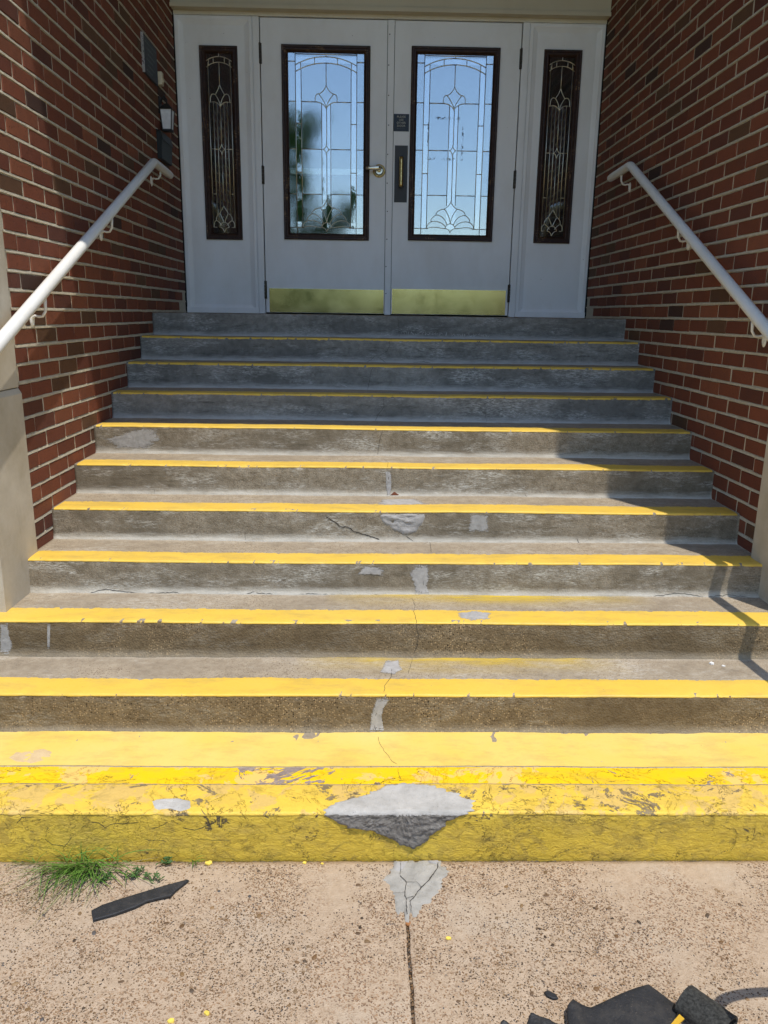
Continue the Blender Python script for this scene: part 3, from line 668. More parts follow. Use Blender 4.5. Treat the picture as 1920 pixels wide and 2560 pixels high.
def brick_wall(x, face, label, phase, y0, seed):
    rn = random.Random(seed)
    wall = thing('brick_wall', (x, 4.7, 0), label, 'brick wall')
    MB().box(x - face * .25 if face > 0 else x + .0024, x - .0024 if face > 0 else x + .25, y0, YD + .3, .1, ZC + .3).build('mortar', M['mortar'], wall)
    # mortar squeezed out of the bed joints
    V = []; F = []
    for c in range(-12, 42):
        zc = 1.300 + c * CH; n = 300; b0 = len(V)
        for i in range(n + 1):
            y = lerp(y0 + .004, YD + .02, i / n)
            wu = .0070 + .0022 * fbm(y * 22, c * 3.3, seed, 4) + .0013 * noise.noise(Vector((y * 120, c * 7.7, seed))); wd = .0070 + .002 * fbm(y * 20, c * 5.1, seed + 4, 4)
            pr = .0012 + .0012 * noise.noise(Vector((y * 60, c * 2.1, seed)))
            for dz, dx in ((wu, -.006), (wu * .75, pr * .6), (-wd * .6, pr + .0012), (-wd, -.004)): V.append((x + face * dx, y, zc + dz))
        for i in range(n):
            for j in range(3):
                a = b0 + i * 4 + j; q = (a, a + 4, a + 5, a + 1); F.append(q if face < 0 else q[::-1])
    mesh('mortar_beds', V, F, M['mortar'], wall, False)
    protos = []
    for q in range(6):
        v, f = brick_bm(seed + q, face); me = bpy.data.meshes.new('brick'); me.from_pydata(v, [], f); me.update(); me.materials.append(M['brick']); protos.append((me, v, f))
    items = []
    for c in range(-12, 53):
        zb = 1.300 + c * CH; ph = phase[0] if c % 2 == 0 else phase[1]
        n0 = math.floor((y0 - ph) / BL) - 1
        for i in range(n0, n0 + 20):
            a, b = ph + i * BL + JT / 2 + rn.uniform(-.0015, .002), ph + (i + 1) * BL - JT / 2 - rn.uniform(-.0015, .002)
            a = max(a, y0 + .003); b = min(b, YD + .20)
            if b - a < .02: continue
            yc, zc = (a + b) / 2, zb + CH / 2
            if zc < sz(1) + max(0, (yc + .12 - 2.473) / D) * H - .25: continue
            items.append((px_area(x, yc, zc), yc, zc, b - a))
    items.sort(reverse=True)
    V = []; F = []; T = []
    for n, (ar, yc, zc, ln) in enumerate(items):
        me, v, f = protos[rn.randrange(6)]; hz = CH - .0140 + rn.uniform(-.0012, .0012); dx = rn.uniform(-.0008, .0020); t = btone(rn); tilt = rn.uniform(-.004, .004)
        zo = rn.uniform(-.001, .001)
        if n < 300 and ar > 0:
            o = bpy.data.objects.new('brick', me); col.objects.link(o); o.parent = wall
            o.location = (face * dx, yc - 4.7, zc + zo); o.scale = (1, ln, hz); o.rotation_euler = (tilt, 0, 0); o.color = (*t, 1)
        else:
            b0 = len(V)
            for p in v: V.append((x + p[0] + face * dx, yc + p[1] * ln, zc + zo + p[2] * hz)); T += [*t, 1]
            F += [tuple(b0 + i for i in q) for q in f]
    o = mesh('far_bricks', V, F, M['brick_far'], wall); o['kind'] = 'stuff'
    at = o.data.color_attributes.new('tone', 'FLOAT_COLOR', 'POINT'); at.data.foreach_set('color', T)
    return wall
brick_wall(XL, 1, 'red brick side wall carrying the plaque and the lantern, partly sunlit', (3.435, 3.327), 3.205, 11)
brick_wall(XR, -1, 'shaded red brick side wall without any plaque or lamp', (3.457, 3.568), 3.20, 77)
# ---------------------------------------------------------------- limestone piers at the wall ends
def stone_block(x0, x1, y0, y1, z0, z1, bev, parent, name='stone_block'):
    return MB().box(x0, x1, y0, y1, z0, z1, bev, 3).build(name, M['stone'], parent)
def pier(xw, sgn, label, extra=0.0):
    t = thing('stone_pier', (xw + sgn * .2, 3.0, sz(3)), label, 'pier', 'limestone piers beside the stair')
    xi = xw - sgn * (.004 + extra); xo = xw + sgn * .55
    zs = [1.285, 2.15, 3.05, 3.95, 4.75, ZC + .5]
    for a, b in zip(zs, zs[1:]):
        stone_block(min(xi, xo), max(xi, xo), YF, 3.2, a + .002, b - .002, .004, t)
    xi2 = xw - sgn * (.014 + extra)
    # plinth with a sloping top
    poly = [(xo, .02), (xi2, .02), (xi2, 1.262), (xi2 + sgn * .012, 1.283), (xo, 1.283)]
    MB().prism(poly, 'y', YF - .012, 3.198).build('plinth', M['stone'], t)
pier(XL, -1, 'sunlit limestone pier at the end of the left brick wall')
pier(XR, 1, 'limestone pier at the end of the right brick wall', .022)
# ---------------------------------------------------------------- the front of the building above and beside the porch
fr = thing('building_front', (0, YF, 0), 'brick building front around the porch opening', 'building')
for a, b in ((-9, XL - .55), (XR + .55, 9)):
    MB().box(a, b, YF + .02, 3.3, -.1, 8.5).build('front_wall', M['brick_plain'], fr)
MB().box(XL - .555, XR + .555, YF, 3.4, ZC, ZC + .5).build('lintel', M['stone'], fr)
MB().box(XL - .555, XR + .555, YF + .02, 3.4, ZC + .5, 8.5).build('front_wall', M['brick_plain'], fr)
MB().box(XL - .3, XR + .3, 3.4, 9.5, ZC, ZC + .25).build('porch_ceiling', M['cream'], fr)
MB().box(XL - .3, XR + .3, YD + .22, YD + .32, 3.72, ZC).build('wall_over_door', M['cream'], fr)
for a in ((XL - .3, XL - .2, YD + .3, 9.5, 1.2, ZC), (XR + .2, XR + .3, YD + .3, 9.5, 1.2, ZC), (XL - .3, XR + .3, 9.4, 9.5, 1.2, ZC), (XL - .3, XR + .3, YD + .35, 9.5, 1.3, ZL - .02)):
    MB().box(*a).build('hall_wall', M['interior'], fr)
MB().box(XL - .3, XR + .3, YD + .03, YD + .35, 1.2, ZL - .012).build('threshold', M['gap'], fr)
# ---------------------------------------------------------------- doors, sidelights and their surround
ZT = 3.648
sur = thing('door_surround', (0, YD, ZL), 'white painted frame and cream header around the double doors', 'door frame')
MB().box(XL + .002, XR - .002, YD - .004, YD + .06, ZT + .004, 3.70, .003).build('head', M['door'], sur)
MB().box(XL + .002, XR - .002, YD - .075, YD + .2, 3.676, 4.15, .006).build('header', M['cream'], sur)
MB().box(XL + .002, XR - .002, YD - .092, YD - .076, 3.672, 3.70, .004).build('header_lip', M['cream'], sur)
MB().box(XL + .002, XR - .002, YD + .05, YD + .2, 4.151, ZC - .01).build('panel_over_header', M['cream'], sur)
for a, b in ((-.922, -.876), (1.031, 1.079)): MB().box(a, b, YD - .006, YD + .06, ZL + .002, ZT + .002, .003).build('jamb', M['door'], sur)
MB().box(.053, .101, YD - .013, YD + .05, ZL + .004, ZT - .004, .003).build('centre_strip', M['door'], sur)
for z in (1.75, 1.95, 2.15, 2.35, 2.55, 2.75, 2.95, 3.15, 3.35, 3.55):
    MB().tube([(.064 + .003 * math.sin(z * 9), YD - .0135, z), (.064 + .003 * math.sin(z * 9), YD - .0150, z)], .004, 8).build('screw', M['hinge'], sur)
MB().box(XL + .004, XR - .004, YD + .062, YD + .07, ZL + .002, ZT).build('gap_backing', M['gap'], sur) if False else None
MB().box(XL - .02, XL + .006, YD - .012, YD + .04, ZL, 4.1).build('side_caulk', M['gap'], sur)
MB().box(XR - .006, XR + .02, YD - .012, YD + .04, ZL, 4.1).build('side_caulk', M['gap'], sur)

def ring_boxes(x0, x1, z0, z1, hx0, hx1, hz0, hz1, y0, y1, name, mat, parent):
    m = MB()
    m.box(x0, hx0, y0, y1, z0, z1); m.box(hx1, x1, y0, y1, z0, z1); m.box(hx0, hx1, y0, y1, z0, hz0); m.box(hx0, hx1, y0, y1, hz1, z1)
    bmesh.ops.remove_doubles(m.bm, verts=m.bm.verts[:], dist=1e-5)
    return m.build(name, mat, parent)
def moulding(x0, x1, z0, z1, y, prof, name, mat, parent):
    """profile [(inset, proud)] swept round a rectangle in the door plane with mitred corners"""
    v = []; f = []; n = len(prof)
    for (sx, sz_) in ((0, 0), (1, 0), (1, 1), (0, 1)):
        for d, h in prof:
            v.append((lerp(x0 + d, x1 - d, sx), y - h, lerp(z0 + d, z1 - d, sz_)))
    for c in range(4):
        for j in range(n - 1): f.append((c * n + j, ((c + 1) % 4) * n + j, ((c + 1) % 4) * n + j + 1, c * n + j + 1))
    me = bpy.data.meshes.new(name); me.from_pydata(v, [], f); bm = bmesh.new(); bm.from_mesh(me); bmesh.ops.recalc_face_normals(bm, faces=bm.faces[:]); bm.to_mesh(me); bm.free()
    return link(name, me, mat, parent)
FPROF = [(-.001, -.002), (0, .015), (.006, .0185), (.016, .0175), (.020, .012), (.030, .0125), (.036, .009), (.042, .003), (.046, -.002), (.0465, -.016)]
def bez(a, b, c, d, n=10):
    return [tuple(a[i] * (1 - t) ** 3 + 3 * b[i] * t * (1 - t) ** 2 + 3 * c[i] * t * t * (1 - t) + d[i] * t ** 3 for i in (0, 1)) for t in [q / n for q in range(n + 1)]]
def quad(a, b, c, n=8):
    return [tuple(a[i] * (1 - t) ** 2 + 2 * b[i] * t * (1 - t) + c[i] * t * t for i in (0, 1)) for t in [q / n for q in range(n + 1)]]
def mirror(ls): return ls + [[(1 - u, v) for u, v in l] for l in ls]
def wide_design():
    L = []
    L += mirror([[(.095, 0), (.095, 1)], [(.17, .088), (.17, .965)], [(0, .047), (.095, .047)], [(0, .26), (.095, .26)], [(0, .52), (.095, .52)], [(0, .773), (.095, .773)], [(0, .965), (.19, .965)],
                 [(.095, .38), (.17, .38)], [(.095, .65), (.17, .65)], [(.17, .261), (.36, .261)], [(.17, .52), (.44, .52)], [(.17, .773), (.44, .773)], [(.44, .272), (.44, .832)],
                 [(.165, .052), (.165, .088)], [(.35, .027), (.35, .062)],
                 quad((.095, .066), (.28, .020), (.5, .020)), quad((.095, .102), (.28, .053), (.5, .053)),
                 bez((.5, .172), (.47, .205), (.42, .215), (.405, .218)), bez((.405, .218), (.36, .215), (.35, .235), (.355, .262)), bez((.405, .218), (.43, .235), (.49, .262), (.505, .298)), bez((.36, .261), (.42, .262), (.47, .272), (.505, .298)),
                 quad((.505, .490), (.49, .515), (.455, .52)), quad((.455, .52), (.49, .525), (.505, .553)),
                 bez((.505, .805), (.48, .83), (.44, .845), (.41, .85)), bez((.41, .85), (.33, .855), (.29, .875), (.30, .885)), bez((.30, .885), (.24, .90), (.22, .92), (.24, .925)), bez((.24, .925), (.19, .935), (.17, .95), (.18, .965)),
                 bez((.18, .965), (.28, .945), (.36, .965), (.43, .963)), bez((.24, .925), (.33, .915), (.40, .935), (.435, .952)), bez((.30, .885), (.38, .885), (.44, .915), (.455, .942)), bez((.41, .85), (.45, .865), (.49, .90), (.50, .935)),
                 quad((.43, .963), (.45, .935), (.505, .935)), quad((.43, .963), (.48, .965), (.505, .988))])
    L += [[(.5, 0), (.5, .02)], [(.5, .053), (.5, .172)], [(.505, .298), (.505, .490)], [(.505, .553), (.505, .805)], [(.095, .008), (.905, .008)]]
    P = []
    vs_ = [0, .047, .26, .52, .773, .965, 1]
    for a, b in zip(vs_, vs_[1:]):
        for u0, u1 in ((0, .095), (.905, 1)): P.append((u0, u1, a, b, 't'))
    for a, b in ((.02, .38), (.38, .65), (.65, .965)):
        for u0, u1 in ((.095, .17), (.83, .905)): P.append((u0, u1, a, b, 'b'))
    P += [(.095, .905, 0, .02, 't'), (.17, .35, .02, .055, 'b'), (.35, .65, .02, .055, 'b'), (.65, .83, .02, .055, 'b'), (.095, .905, .965, 1, 't')]
    for u0, u1 in ((.17, .505), (.505, .83)): P.append((u0, u1, .055, .261, 't'))
    for a, b in ((.261, .52), (.52, .773), (.773, .965)):
        for u0, u1, g in ((.17, .44, 't'), (.44, .505, 'b'), (.505, .57, 'b'), (.57, .83, 't')): P.append((u0, u1, a, b, g))
    return L, P
def narrow_design():
    L = mirror([[(.06, .05), (.06, .965)], [(.22, .262), (.22, .90)], [(.36, .262), (.36, .87)], [(.06, .262), (.14, .262)], [(.06, .52), (.36, .52)], [(.06, .773), (.22, .773)], [(.06, .965), (.20, .965)],
                quad((0, .042), (.22, .018), (.5, .018)), quad((0, .075), (.22, .048), (.5, .048)), [(.28, .02), (.28, .056)], [(.09, .034), (.09, .066)],
                bez((.5, .165), (.44, .20), (.34, .21), (.32, .222)), bez((.32, .222), (.14, .205), (.10, .24), (.12, .262)), bez((.32, .222), (.38, .235), (.48, .255), (.5, .288)), bez((.16, .262), (.3, .255), (.44, .268), (.5, .288)),
                quad((.5, .488), (.48, .515), (.36, .52)), quad((.36, .52), (.48, .525), (.5, .553)),
                bez((.5, .84), (.44, .86), (.36, .87), (.33, .885)), bez((.33, .885), (.20, .89), (.16, .915), (.18, .925)), bez((.18, .925), (.06, .935), (.06, .955), (.10, .965)), bez((.33, .885), (.38, .90), (.46, .92), (.48, .94)), bez((.18, .925), (.26, .93), (.36, .945), (.40, .955)),
                quad((.30, .965), (.36, .935), (.5, .938)), quad((.30, .965), (.44, .965), (.5, .993))])
    L += [[(.5, 0), (.5, .018)], [(.5, .048), (.5, .165)], [(.5, .288), (.5, .488)], [(.5, .553), (.5, .84)]]
    P = []
    for a, b in ((.0, .05), (.05, .262), (.262, .52), (.52, .773), (.773, .965), (.965, 1)):
        us = (0, .06, .5, .94, 1) if b <= .262 or a > .9 else (0, .06, .22, .36, .5, .64, .78, .94, 1)
        for i, (u0, u1) in enumerate(zip(us, us[1:])): P.append((u0, u1, a, b, 'b' if .2 < u0 < .7 and .2 < a < .9 else 't'))
    return L, P
def glazing(x0, x1, z0, z1, design, parent, seed, kind='glass'):
    """leaded glass: every pane its own piece, zinc came between them"""
    L, P = design; rn = random.Random(seed); gx0, gx1, gz0, gz1 = x0 + .045, x1 - .045, z0 + .045, z1 - .045
    W_, H_ = gx1 - gx0, gz1 - gz0; y = YD + .010
    for u0, u1, v0, v1, g in P:
        a, b, c, d = gx0 + u0 * W_, gx0 + u1 * W_, gz1 - v1 * H_, gz1 - v0 * H_
        tx, tz = rn.uniform(-.006, .006), rn.uniform(-.007, .007)
        vv = []
        for yy in (0, .003):
            for xx, zz in ((a, c), (b, c), (b, d), (a, d)): vv.append((xx, y + yy + tx * (xx - (a + b) / 2) + tz * (zz - (c + d) / 2), zz))
        mesh('glass_pane', vv, [(0, 1, 2, 3), (7, 6, 5, 4), (0, 4, 5, 1), (1, 5, 6, 2), (2, 6, 7, 3), (3, 7, 4, 0)], M[kind + '_tex'] if g == 't' else M[kind + '_bevel'], parent)
    m = MB()
    for l in L: m.tube([(gx0 + u * W_, y - .0015, gz1 - v * H_) for u, v in l], .0030, 6, True)
    m.build('came', M['came'], parent, True)
def sidelight(x0, x1, wx0, wx1, wz0, wz1, label, seed):
    t = thing('sidelight', ((x0 + x1) / 2, YD, ZL), label, 'sidelight')
    p = ring_boxes(x0, x1, ZL + .003, ZT + .003, wx0 + .02, wx1 - .02, wz0 + .02, wz1 - .02, YD + .008, YD + .055, 'panel', M['door'], t)
    moulding(x0 + .006, x1 - .006, ZL + .010, ZT, YD + .008, [(0, -.002), (0, .012), (.022, .012), (.030, .008), (.050, .002), (.060, -.001)], 'edge_moulding', M['door'], t)
    MB().box(x0 + .002, x1 - .002, YD - .012, YD + .008, ZL + .002, ZL + .045, .003).build('bottom_rail', M['door'], t)
    f = moulding(wx0, wx1, wz0, wz1, YD + .008, FPROF, 'window_frame', M['wood'], t)
    glazing(wx0, wx1, wz0, wz1, narrow_design(), f, seed, 'side')
sidelight(XL + .006, -.922, -1.311, -1.037, 2.130, 3.455, 'narrow white sidelight with dark framed leaded glass beside the left door', 3)
sidelight(1.079, XR - .006, 1.196, 1.473, 2.142, 3.478, 'narrow white sidelight with worn dark frame beside the right door', 4)
def hinge(x, z0, z1, parent):
    m = MB(); n = 5; g = (z1 - z0) / n
    for i in range(n): m.tube([(x, YD - .010, z0 + i * g + .001), (x, YD - .010, z0 + (i + 1) * g - .001)], .0075, 10)
    m.tube([(x, YD - .010, z1), (x, YD - .010, z1 + .006)], [.006, .002], 10)
    m.box(x - .012, x + .012, YD - .004, YD + .001, z0, z1)
    m.build('hinge', M['hinge'], parent, False)
def door(x0, x1, w, hx, label, seed):
    t = thing('entrance_door', ((x0 + x1) / 2, YD, ZL), label, 'door')
    wx0, wx1, wz0, wz1 = w
    ring_boxes(x0, x1, ZL + .012, ZT - .004, wx0 + .02, wx1 - .02, wz0 + .02, wz1 - .02, YD, YD + .045, 'leaf', M['door'], t)
    f = moulding(wx0, wx1, wz0, wz1, YD, FPROF, 'window_frame', M['wood'], t)
    glazing(wx0, wx1, wz0, wz1, wide_design(), f, seed)
    for a, b in ((3.344, 3.479), (2.529, 2.655), (1.697, 1.830)): hinge(hx, a, b, t)
    return t
dl = door(-.868, .049, (-.718, -.073, 2.139, 3.472), -.872, 'white left door with lever handle, leaded glass and brass kick plate', 1)
dr_ = door(.105, 1.023, (.227, .873, 2.146, 3.479), 1.027, 'white right door with upright brass pull on a dark plate', 2)
MB().box(-.842, .046, YD - .003, YD + .001, ZL + .014, 1.777, .0008).build('kick_plate', M['brass'], dl)
MB().box(.112, 1.003, YD - .003, YD + .001, ZL + .014, 1.786, .0008).build('kick_plate', M['brass'], dr_)
MB().box(-.70, -.09, YD + .048, YD + .09, 2.611, 2.655, .003).build('push_bar', M['alu'], dl)
# lever handle
lh = MB(); c = Vector((.000, YD, 2.636))
lh.tube([c + Vector((0, .001, 0)), c + Vector((0, -.006, 0)), c + Vector((0, -.010, 0))], [.047, .047, .040], 32)
lev = lh.build('lever_handle', M['brass_old'], dl, False)
MB().tube([c + Vector((0, -.009, 0)), c + Vector((0, -.016, 0)), c + Vector((0, -.024, 0))], [.037, .036, .026], 32).build('rose', M['nickel'], lev)
MB().tube([c + Vector((0, -.02, 0)), c + Vector((0, -.052, .004))], .0125, 20).build('spindle', M['brass_old'], lev)
MB().tube([(-.100, YD - .058, 2.646), (-.097, YD - .058, 2.646), (-.06, YD - .060, 2.647), (-.01, YD - .058, 2.650), (.010, YD - .057, 2.651), (.019, YD - .056, 2.651)], [.005, .0078, .0084, .0098, .0098, .006], 14, flat=1.65).build('lever', M['nickel'], lev, True)
MB().tube([(.003, YD - .066, 2.651), (.003, YD - .0755, 2.651)], .006, 14).build('keyhole', M['gap'], lev)
# pull handle on its plate
MB().box(.116, .213, YD - .0035, YD + .001, 2.418, 2.815, .001).build('pull_plate', M['plate'], dr_)
ph = MB().tube([(.1645, YD - .055, 2.520), (.1645, YD - .055, 2.535), (.1645, YD - .055, 2.56), (.1645, YD - .055, 2.70), (.1645, YD - .055, 2.728)], [.0125, .0155, .0135, .0145, .0150], 16).build('pull_handle', M['brass_old'], dr_, True)
for z in (2.545, 2.710): MB().tube([(.1645, YD - .003, z), (.1645, YD - .05, z)], .009, 12).build('standoff', M['brass_old'], ph)
# sign on the right door
sg = thing('door_sign', (.160, YD, 2.971), 'small navy sign reading PLEASE USE OTHER DOOR', 'sign')
MB().box(.1045, .2180, YD - .0025, YD - .0002, 2.912, 3.030, .0006).build('sign_plate', M['signnavy'], sg)
def text(body, x, z, size, parent, mat, y, name='lettering', rot=(R(90), 0, 0), ex=.0004):
    cu = bpy.data.curves.new('t', 'FONT'); cu.body = body; cu.size = size; cu.align_x = 'CENTER'; cu.extrude = ex; cu.space_character = 1.08
    to = bpy.data.objects.new('t', cu); col.objects.link(to); to.rotation_euler = rot; to.location = (x, y, z)
    dg = bpy.context.evaluated_depsgraph_get(); me = bpy.data.meshes.new_from_object(to.evaluated_get(dg)); me.transform(to.matrix_basis)
    bpy.data.objects.remove(to); bpy.data.curves.remove(cu); me.materials.clear(); me.name = name
    return link(name, me, mat, parent)
for i, s_ in enumerate(('PLEASE', 'USE', 'OTHER', 'DOOR')): text(s_, .160, 3.0045 - i * .0205, .0195, sg, M['letters'], YD - .0030)
MB().box(.138, .190, YD - .0030, YD - .0026, 2.9290, 2.9302).box(.130, .137, YD - .0030, YD - .0026, 2.928, 2.9312).build('small_line', M['textgrey'], sg)
# tape marks left on the right-hand glass
tm = NB('tape_residue'); tm.put((.06, .065, .07), tm.b.inputs['Base Color']); tm.put(tm.math('MULTIPLY', tm.ramp(tm.noise(tm.pos((1, 1, 1)), 70, 5, .7), .5, .62), .75), tm.b.inputs['Alpha'])
rs_ = MB(); gy = YD + .0085
for a in ((.41, .60, 3.002, 3.018), (.358, .366, 2.80, 2.98), (.615, .628, 2.72, 2.96), (.36, .42, 2.722, 2.738), (.47, .57, 2.722, 2.738)): rs_.box(a[0], a[1], gy - .0004, gy, a[2], a[3])
rs_.build('tape_marks', tm.m, dr_)
# ---------------------------------------------------------------- handrails
def handrail(xw, sgn, ytop, ztop, slope, label, brk):
    SO = .066; x = xw + sgn * SO; r = .0255
    def zr(y): return ztop + (y - ytop) * slope
    t = thing('handrail', (x, 3.5, .6), label, 'handrail', 'white pipe handrails on the side walls')
    path = smooth_path([(x, ytop + .42, zr(ytop) - .012), (x, ytop, zr(ytop)), (x, 2.16, zr(2.16)), (x, 1.95, zr(2.0) - .06), (x, 1.93, .18)], .035, 8)
    n = []
    for a, b in zip(path, path[1:]):
        m = max(1, int((b - a).length / .05)); n += [a.lerp(b, i / m) for i in range(m)]
    n.append(path[-1])
    rr = [r] * len(n); rr[0] = r * .55
    n.insert(1, n[0].lerp(n[1], .12)); rr.insert(1, r * .9)
    MB().tube(n, rr, 24).build('pipe', M['rail'], t, True)
    MB().tube([(x, 1.93, .16), (x, 1.93, .172), (x, 1.93, .178)], [.06, .06, .05], 24).build('foot_flange', M['rail'], t)
    for y, z in brk:
        zp = zr(min(y, ytop)) - .5 * r
        yb = y
        m = MB().tube([Vector((xw + sgn * .004, yb, z)), Vector((xw + sgn * .018, yb, z + .012)), Vector((xw + sgn * .034, yb, z + .008)), Vector((xw + sgn * .050, yb, z + .010)), Vector((x - sgn * .003, yb, z + .030)), Vector((x, yb, max(zp, z + .04)))], [.006, .0055, .0055, .0055, .006, .008], 10)
        a = m.build('bracket', M['rail'], t, True)
        f = MB(); ring = []
        for dx, k in ((0, 1), (.006, 1), (.010, .7)):
            ring.append([f.bm.verts.new((xw + sgn * (dx - .001), yb + .019 * k * math.cos(q), z - .006 + .031 * k * math.sin(q))) for q in [i * math.pi / 12 for i in range(24)]])
        for i in (0, 1):
            for j in range(24): f.bm.faces.new((ring[i][j], ring[i][(j + 1) % 24], ring[i + 1][(j + 1) % 24], ring[i + 1][j]))
        f.bm.faces.new(ring[2]); f.bm.faces.new(ring[0][::-1])
        f.build('flange', M['rail'], a)
        for s_ in (-1, 1):
            MB().tube([(xw + sgn * .009, yb, z - .006 + s_ * .019), (xw + sgn * .012, yb, z - .006 + s_ * .019)], [.005, .003], 8).build('screw', M['nickel'], a)
handrail(XL, 1, 5.28, 2.498, .438, 'white pipe handrail fixed to the left brick wall', [(5.44, 2.415), (4.36, 1.985), (3.39, 1.555)])
handrail(XR, -1, 5.26, 2.528, .487, 'white pipe handrail fixed to the right brick wall', [(5.43, 2.43), (4.345, 1.985), (3.393, 1.515)])

# ---------------------------------------------------------------- things on the left wall
pl = thing('wall_plaque', (XL, 5.54, 3.15), 'dark slate plaque with grey lines of writing on the left brick wall', 'plaque')
MB().box(XL - .004, XL + .016, 5.385, 5.700, 3.035, 3.255, .002).build('plate', M['slate'], pl)
MB().box(XL - .004, XL + .0175, 5.381, 5.3845, 3.033, 3.257).build('edge_strip', M['nickel'], pl)
for i, (a, b) in enumerate(((5.42, 5.67), (5.45, 5.60), (5.47, 5.64), (5.44, 5.58), (5.46, 5.63), (5.43, 5.56))):
    m = MB(); x_ = a; rn = random.Random(i)
    while x_ < b:
        w_ = rn.uniform(.012, .035); m.box(XL + .0162, XL + .0172, x_, min(b, x_ + w_), 3.222 - i * .032 - .004, 3.222 - i * .032 + .004); x_ += w_ + .008
    m.build('writing_line', M['textgrey'], pl)
db = thing('doorbell', (XL, 5.78, 3.10), 'small ivory doorbell box beside the dark plaque', 'doorbell')
MB().box(XL - .002, XL + .030, 5.750, 5.800, 3.058, 3.138, .005).build('case', M['bell'], db)
MB().box(XL + .030, XL + .036, 5.762, 5.788, 3.075, 3.100, .003).build('button', M['bell'], db)
la = thing('wall_lantern', (XL, 5.76, 2.85), 'wall lantern with white glass panels on the left brick wall', 'wall lamp')
lx, ly = XL + .050, 5.765
def frus(z0, z1, h0, h1, inset=0): return [(sx * (h + inset), sy_ * (h + inset), z) for z, h in ((z0, h0), (z1, h1)) for sx, sy_ in ((-1, -1), (1, -1), (1, 1), (-1, 1))]
v = frus(2.785, 2.905, .029, .039)
for i in range(4):
    j = (i + 1) % 4; q = [Vector(v[i]), Vector(v[j]), Vector(v[j + 4]), Vector(v[i + 4])]; n_ = (q[1] - q[0]).cross(q[3] - q[0]).normalized()
    q = [p + Vector((lx, ly, 0)) for p in q]
    mesh('glass_panel', q + [p - n_ * .003 for p in q], [(0, 1, 2, 3), (7, 6, 5, 4), (0, 4, 5, 1), (1, 5, 6, 2), (2, 6, 7, 3), (3, 7, 4, 0)], M['lampglass'], la)
m = MB()
for i in range(4): m.tube([Vector(v[i]) * 1 + Vector((lx, ly, 0)), Vector(v[i + 4]) + Vector((lx, ly, 0))], .0035, 6)
m.build('corner_bars', M['dark'], la)
m = MB(); m.box(lx - .033, lx + .033, ly - .033, ly + .033, 2.773, 2.785, .002); m.build('base_tray', M['dark'], la)
vv = frus(2.905, 2.945, .047, .012); vv = [(a + lx, b + ly, c) for a, b, c in vv]
mesh('cap', vv, [(0, 1, 5, 4), (1, 2, 6, 5), (2, 3, 7, 6), (3, 0, 4, 7), (4, 5, 6, 7), (3, 2, 1, 0)], M['dark'], la)
MB().tube([(XL + .002, ly, 2.93), (XL + .02, ly, 2.975), (lx - .015, ly, 2.99), (lx, ly, 2.97), (lx, ly, 2.945)], .006, 8).build('arm', M['dark'], la, True)
MB().box(XL - .002, XL + .010, ly - .03, ly + .03, 2.88, 2.985, .002).build('back_plate', M['dark'], la)
lb = thing('letter_box', (XL, 5.78, 2.66), 'dark green box on the left brick wall below the lantern', 'letter box')
MB().prism([(XL - .002, 2.585), (XL + .030, 2.585), (XL + .036, 2.70), (XL + .026, 2.748), (XL - .002, 2.752)], 'y', 5.64, 5.92).build('body', M['darkgreen'], lb)
MB().prism([(XL - .002, 2.756), (XL + .028, 2.752), (XL + .040, 2.700), (XL + .043, 2.701), (XL + .030, 2.757), (XL - .002, 2.762)], 'y', 5.632, 5.928).build('lid', M['darkgreen'], lb)

# ---------------------------------------------------------------- paving repair in front of the stair
gp = [(.015, 2.0), (.155, 1.998), (.185, 1.955), (.161, 1.903), (.134, 1.851), (.098, 1.815), (.066, 1.765), (.0535, 1.80), (.0525, 1.77), (.0415, 1.765), (.040, 1.80), (.019, 1.772), (.006, 1.851), (-.004, 1.904), (-.022, 1.92), (.000, 1.945)]
def gpatch(poly, c, mat, th, name, parent, rings=8, rag=.05):
    pts = densify(poly + [poly[0]], .006)[:-1]; v = []; f = []; n = len(pts)
    for i, (x, y) in enumerate(pts):
        g = 1 + rag * fbm(x * 50, y * 50, 1.1, 4)
        for j in range(rings):
            t = 1 - j / rings; px, py = c[0] + (x - c[0]) * t * g, c[1] + (y - c[1]) * t * g
            v.append((px, min(py, 2.004), -.002 if j == 0 else th * (.5 + .5 * min(1, j / 2)) + .0012 * fbm(px * 30, py * 30, 5, 5)))
    v.append((c[0], c[1], th)); q = len(v) - 1
    for i in range(n):
        i2 = (i + 1) % n
        for j in range(rings - 1): f.append((i * rings + j, i2 * rings + j, i2 * rings + j + 1, i * rings + j + 1))
        f.append((i * rings + rings - 1, i2 * rings + rings - 1, q))
    return mesh(name, v, f, mat, parent, True)
gpatch(gp, (.062, 1.90), M['cement_ground'], .004, 'cement_repair', pav, rag=.16)
gpatch([(.018, 2.0), (.062, 2.0), (.052, 1.965), (.026, 1.942), (.012, 1.955)], (.036, 1.975), M['cement'], .0058, 'cement_repair', pav, 4)
gpatch([(.118, 2.0), (.156, 2.0), (.150, 1.976), (.130, 1.986)], (.138, 1.991), M['cement'], .0058, 'cement_repair', pav, 3)
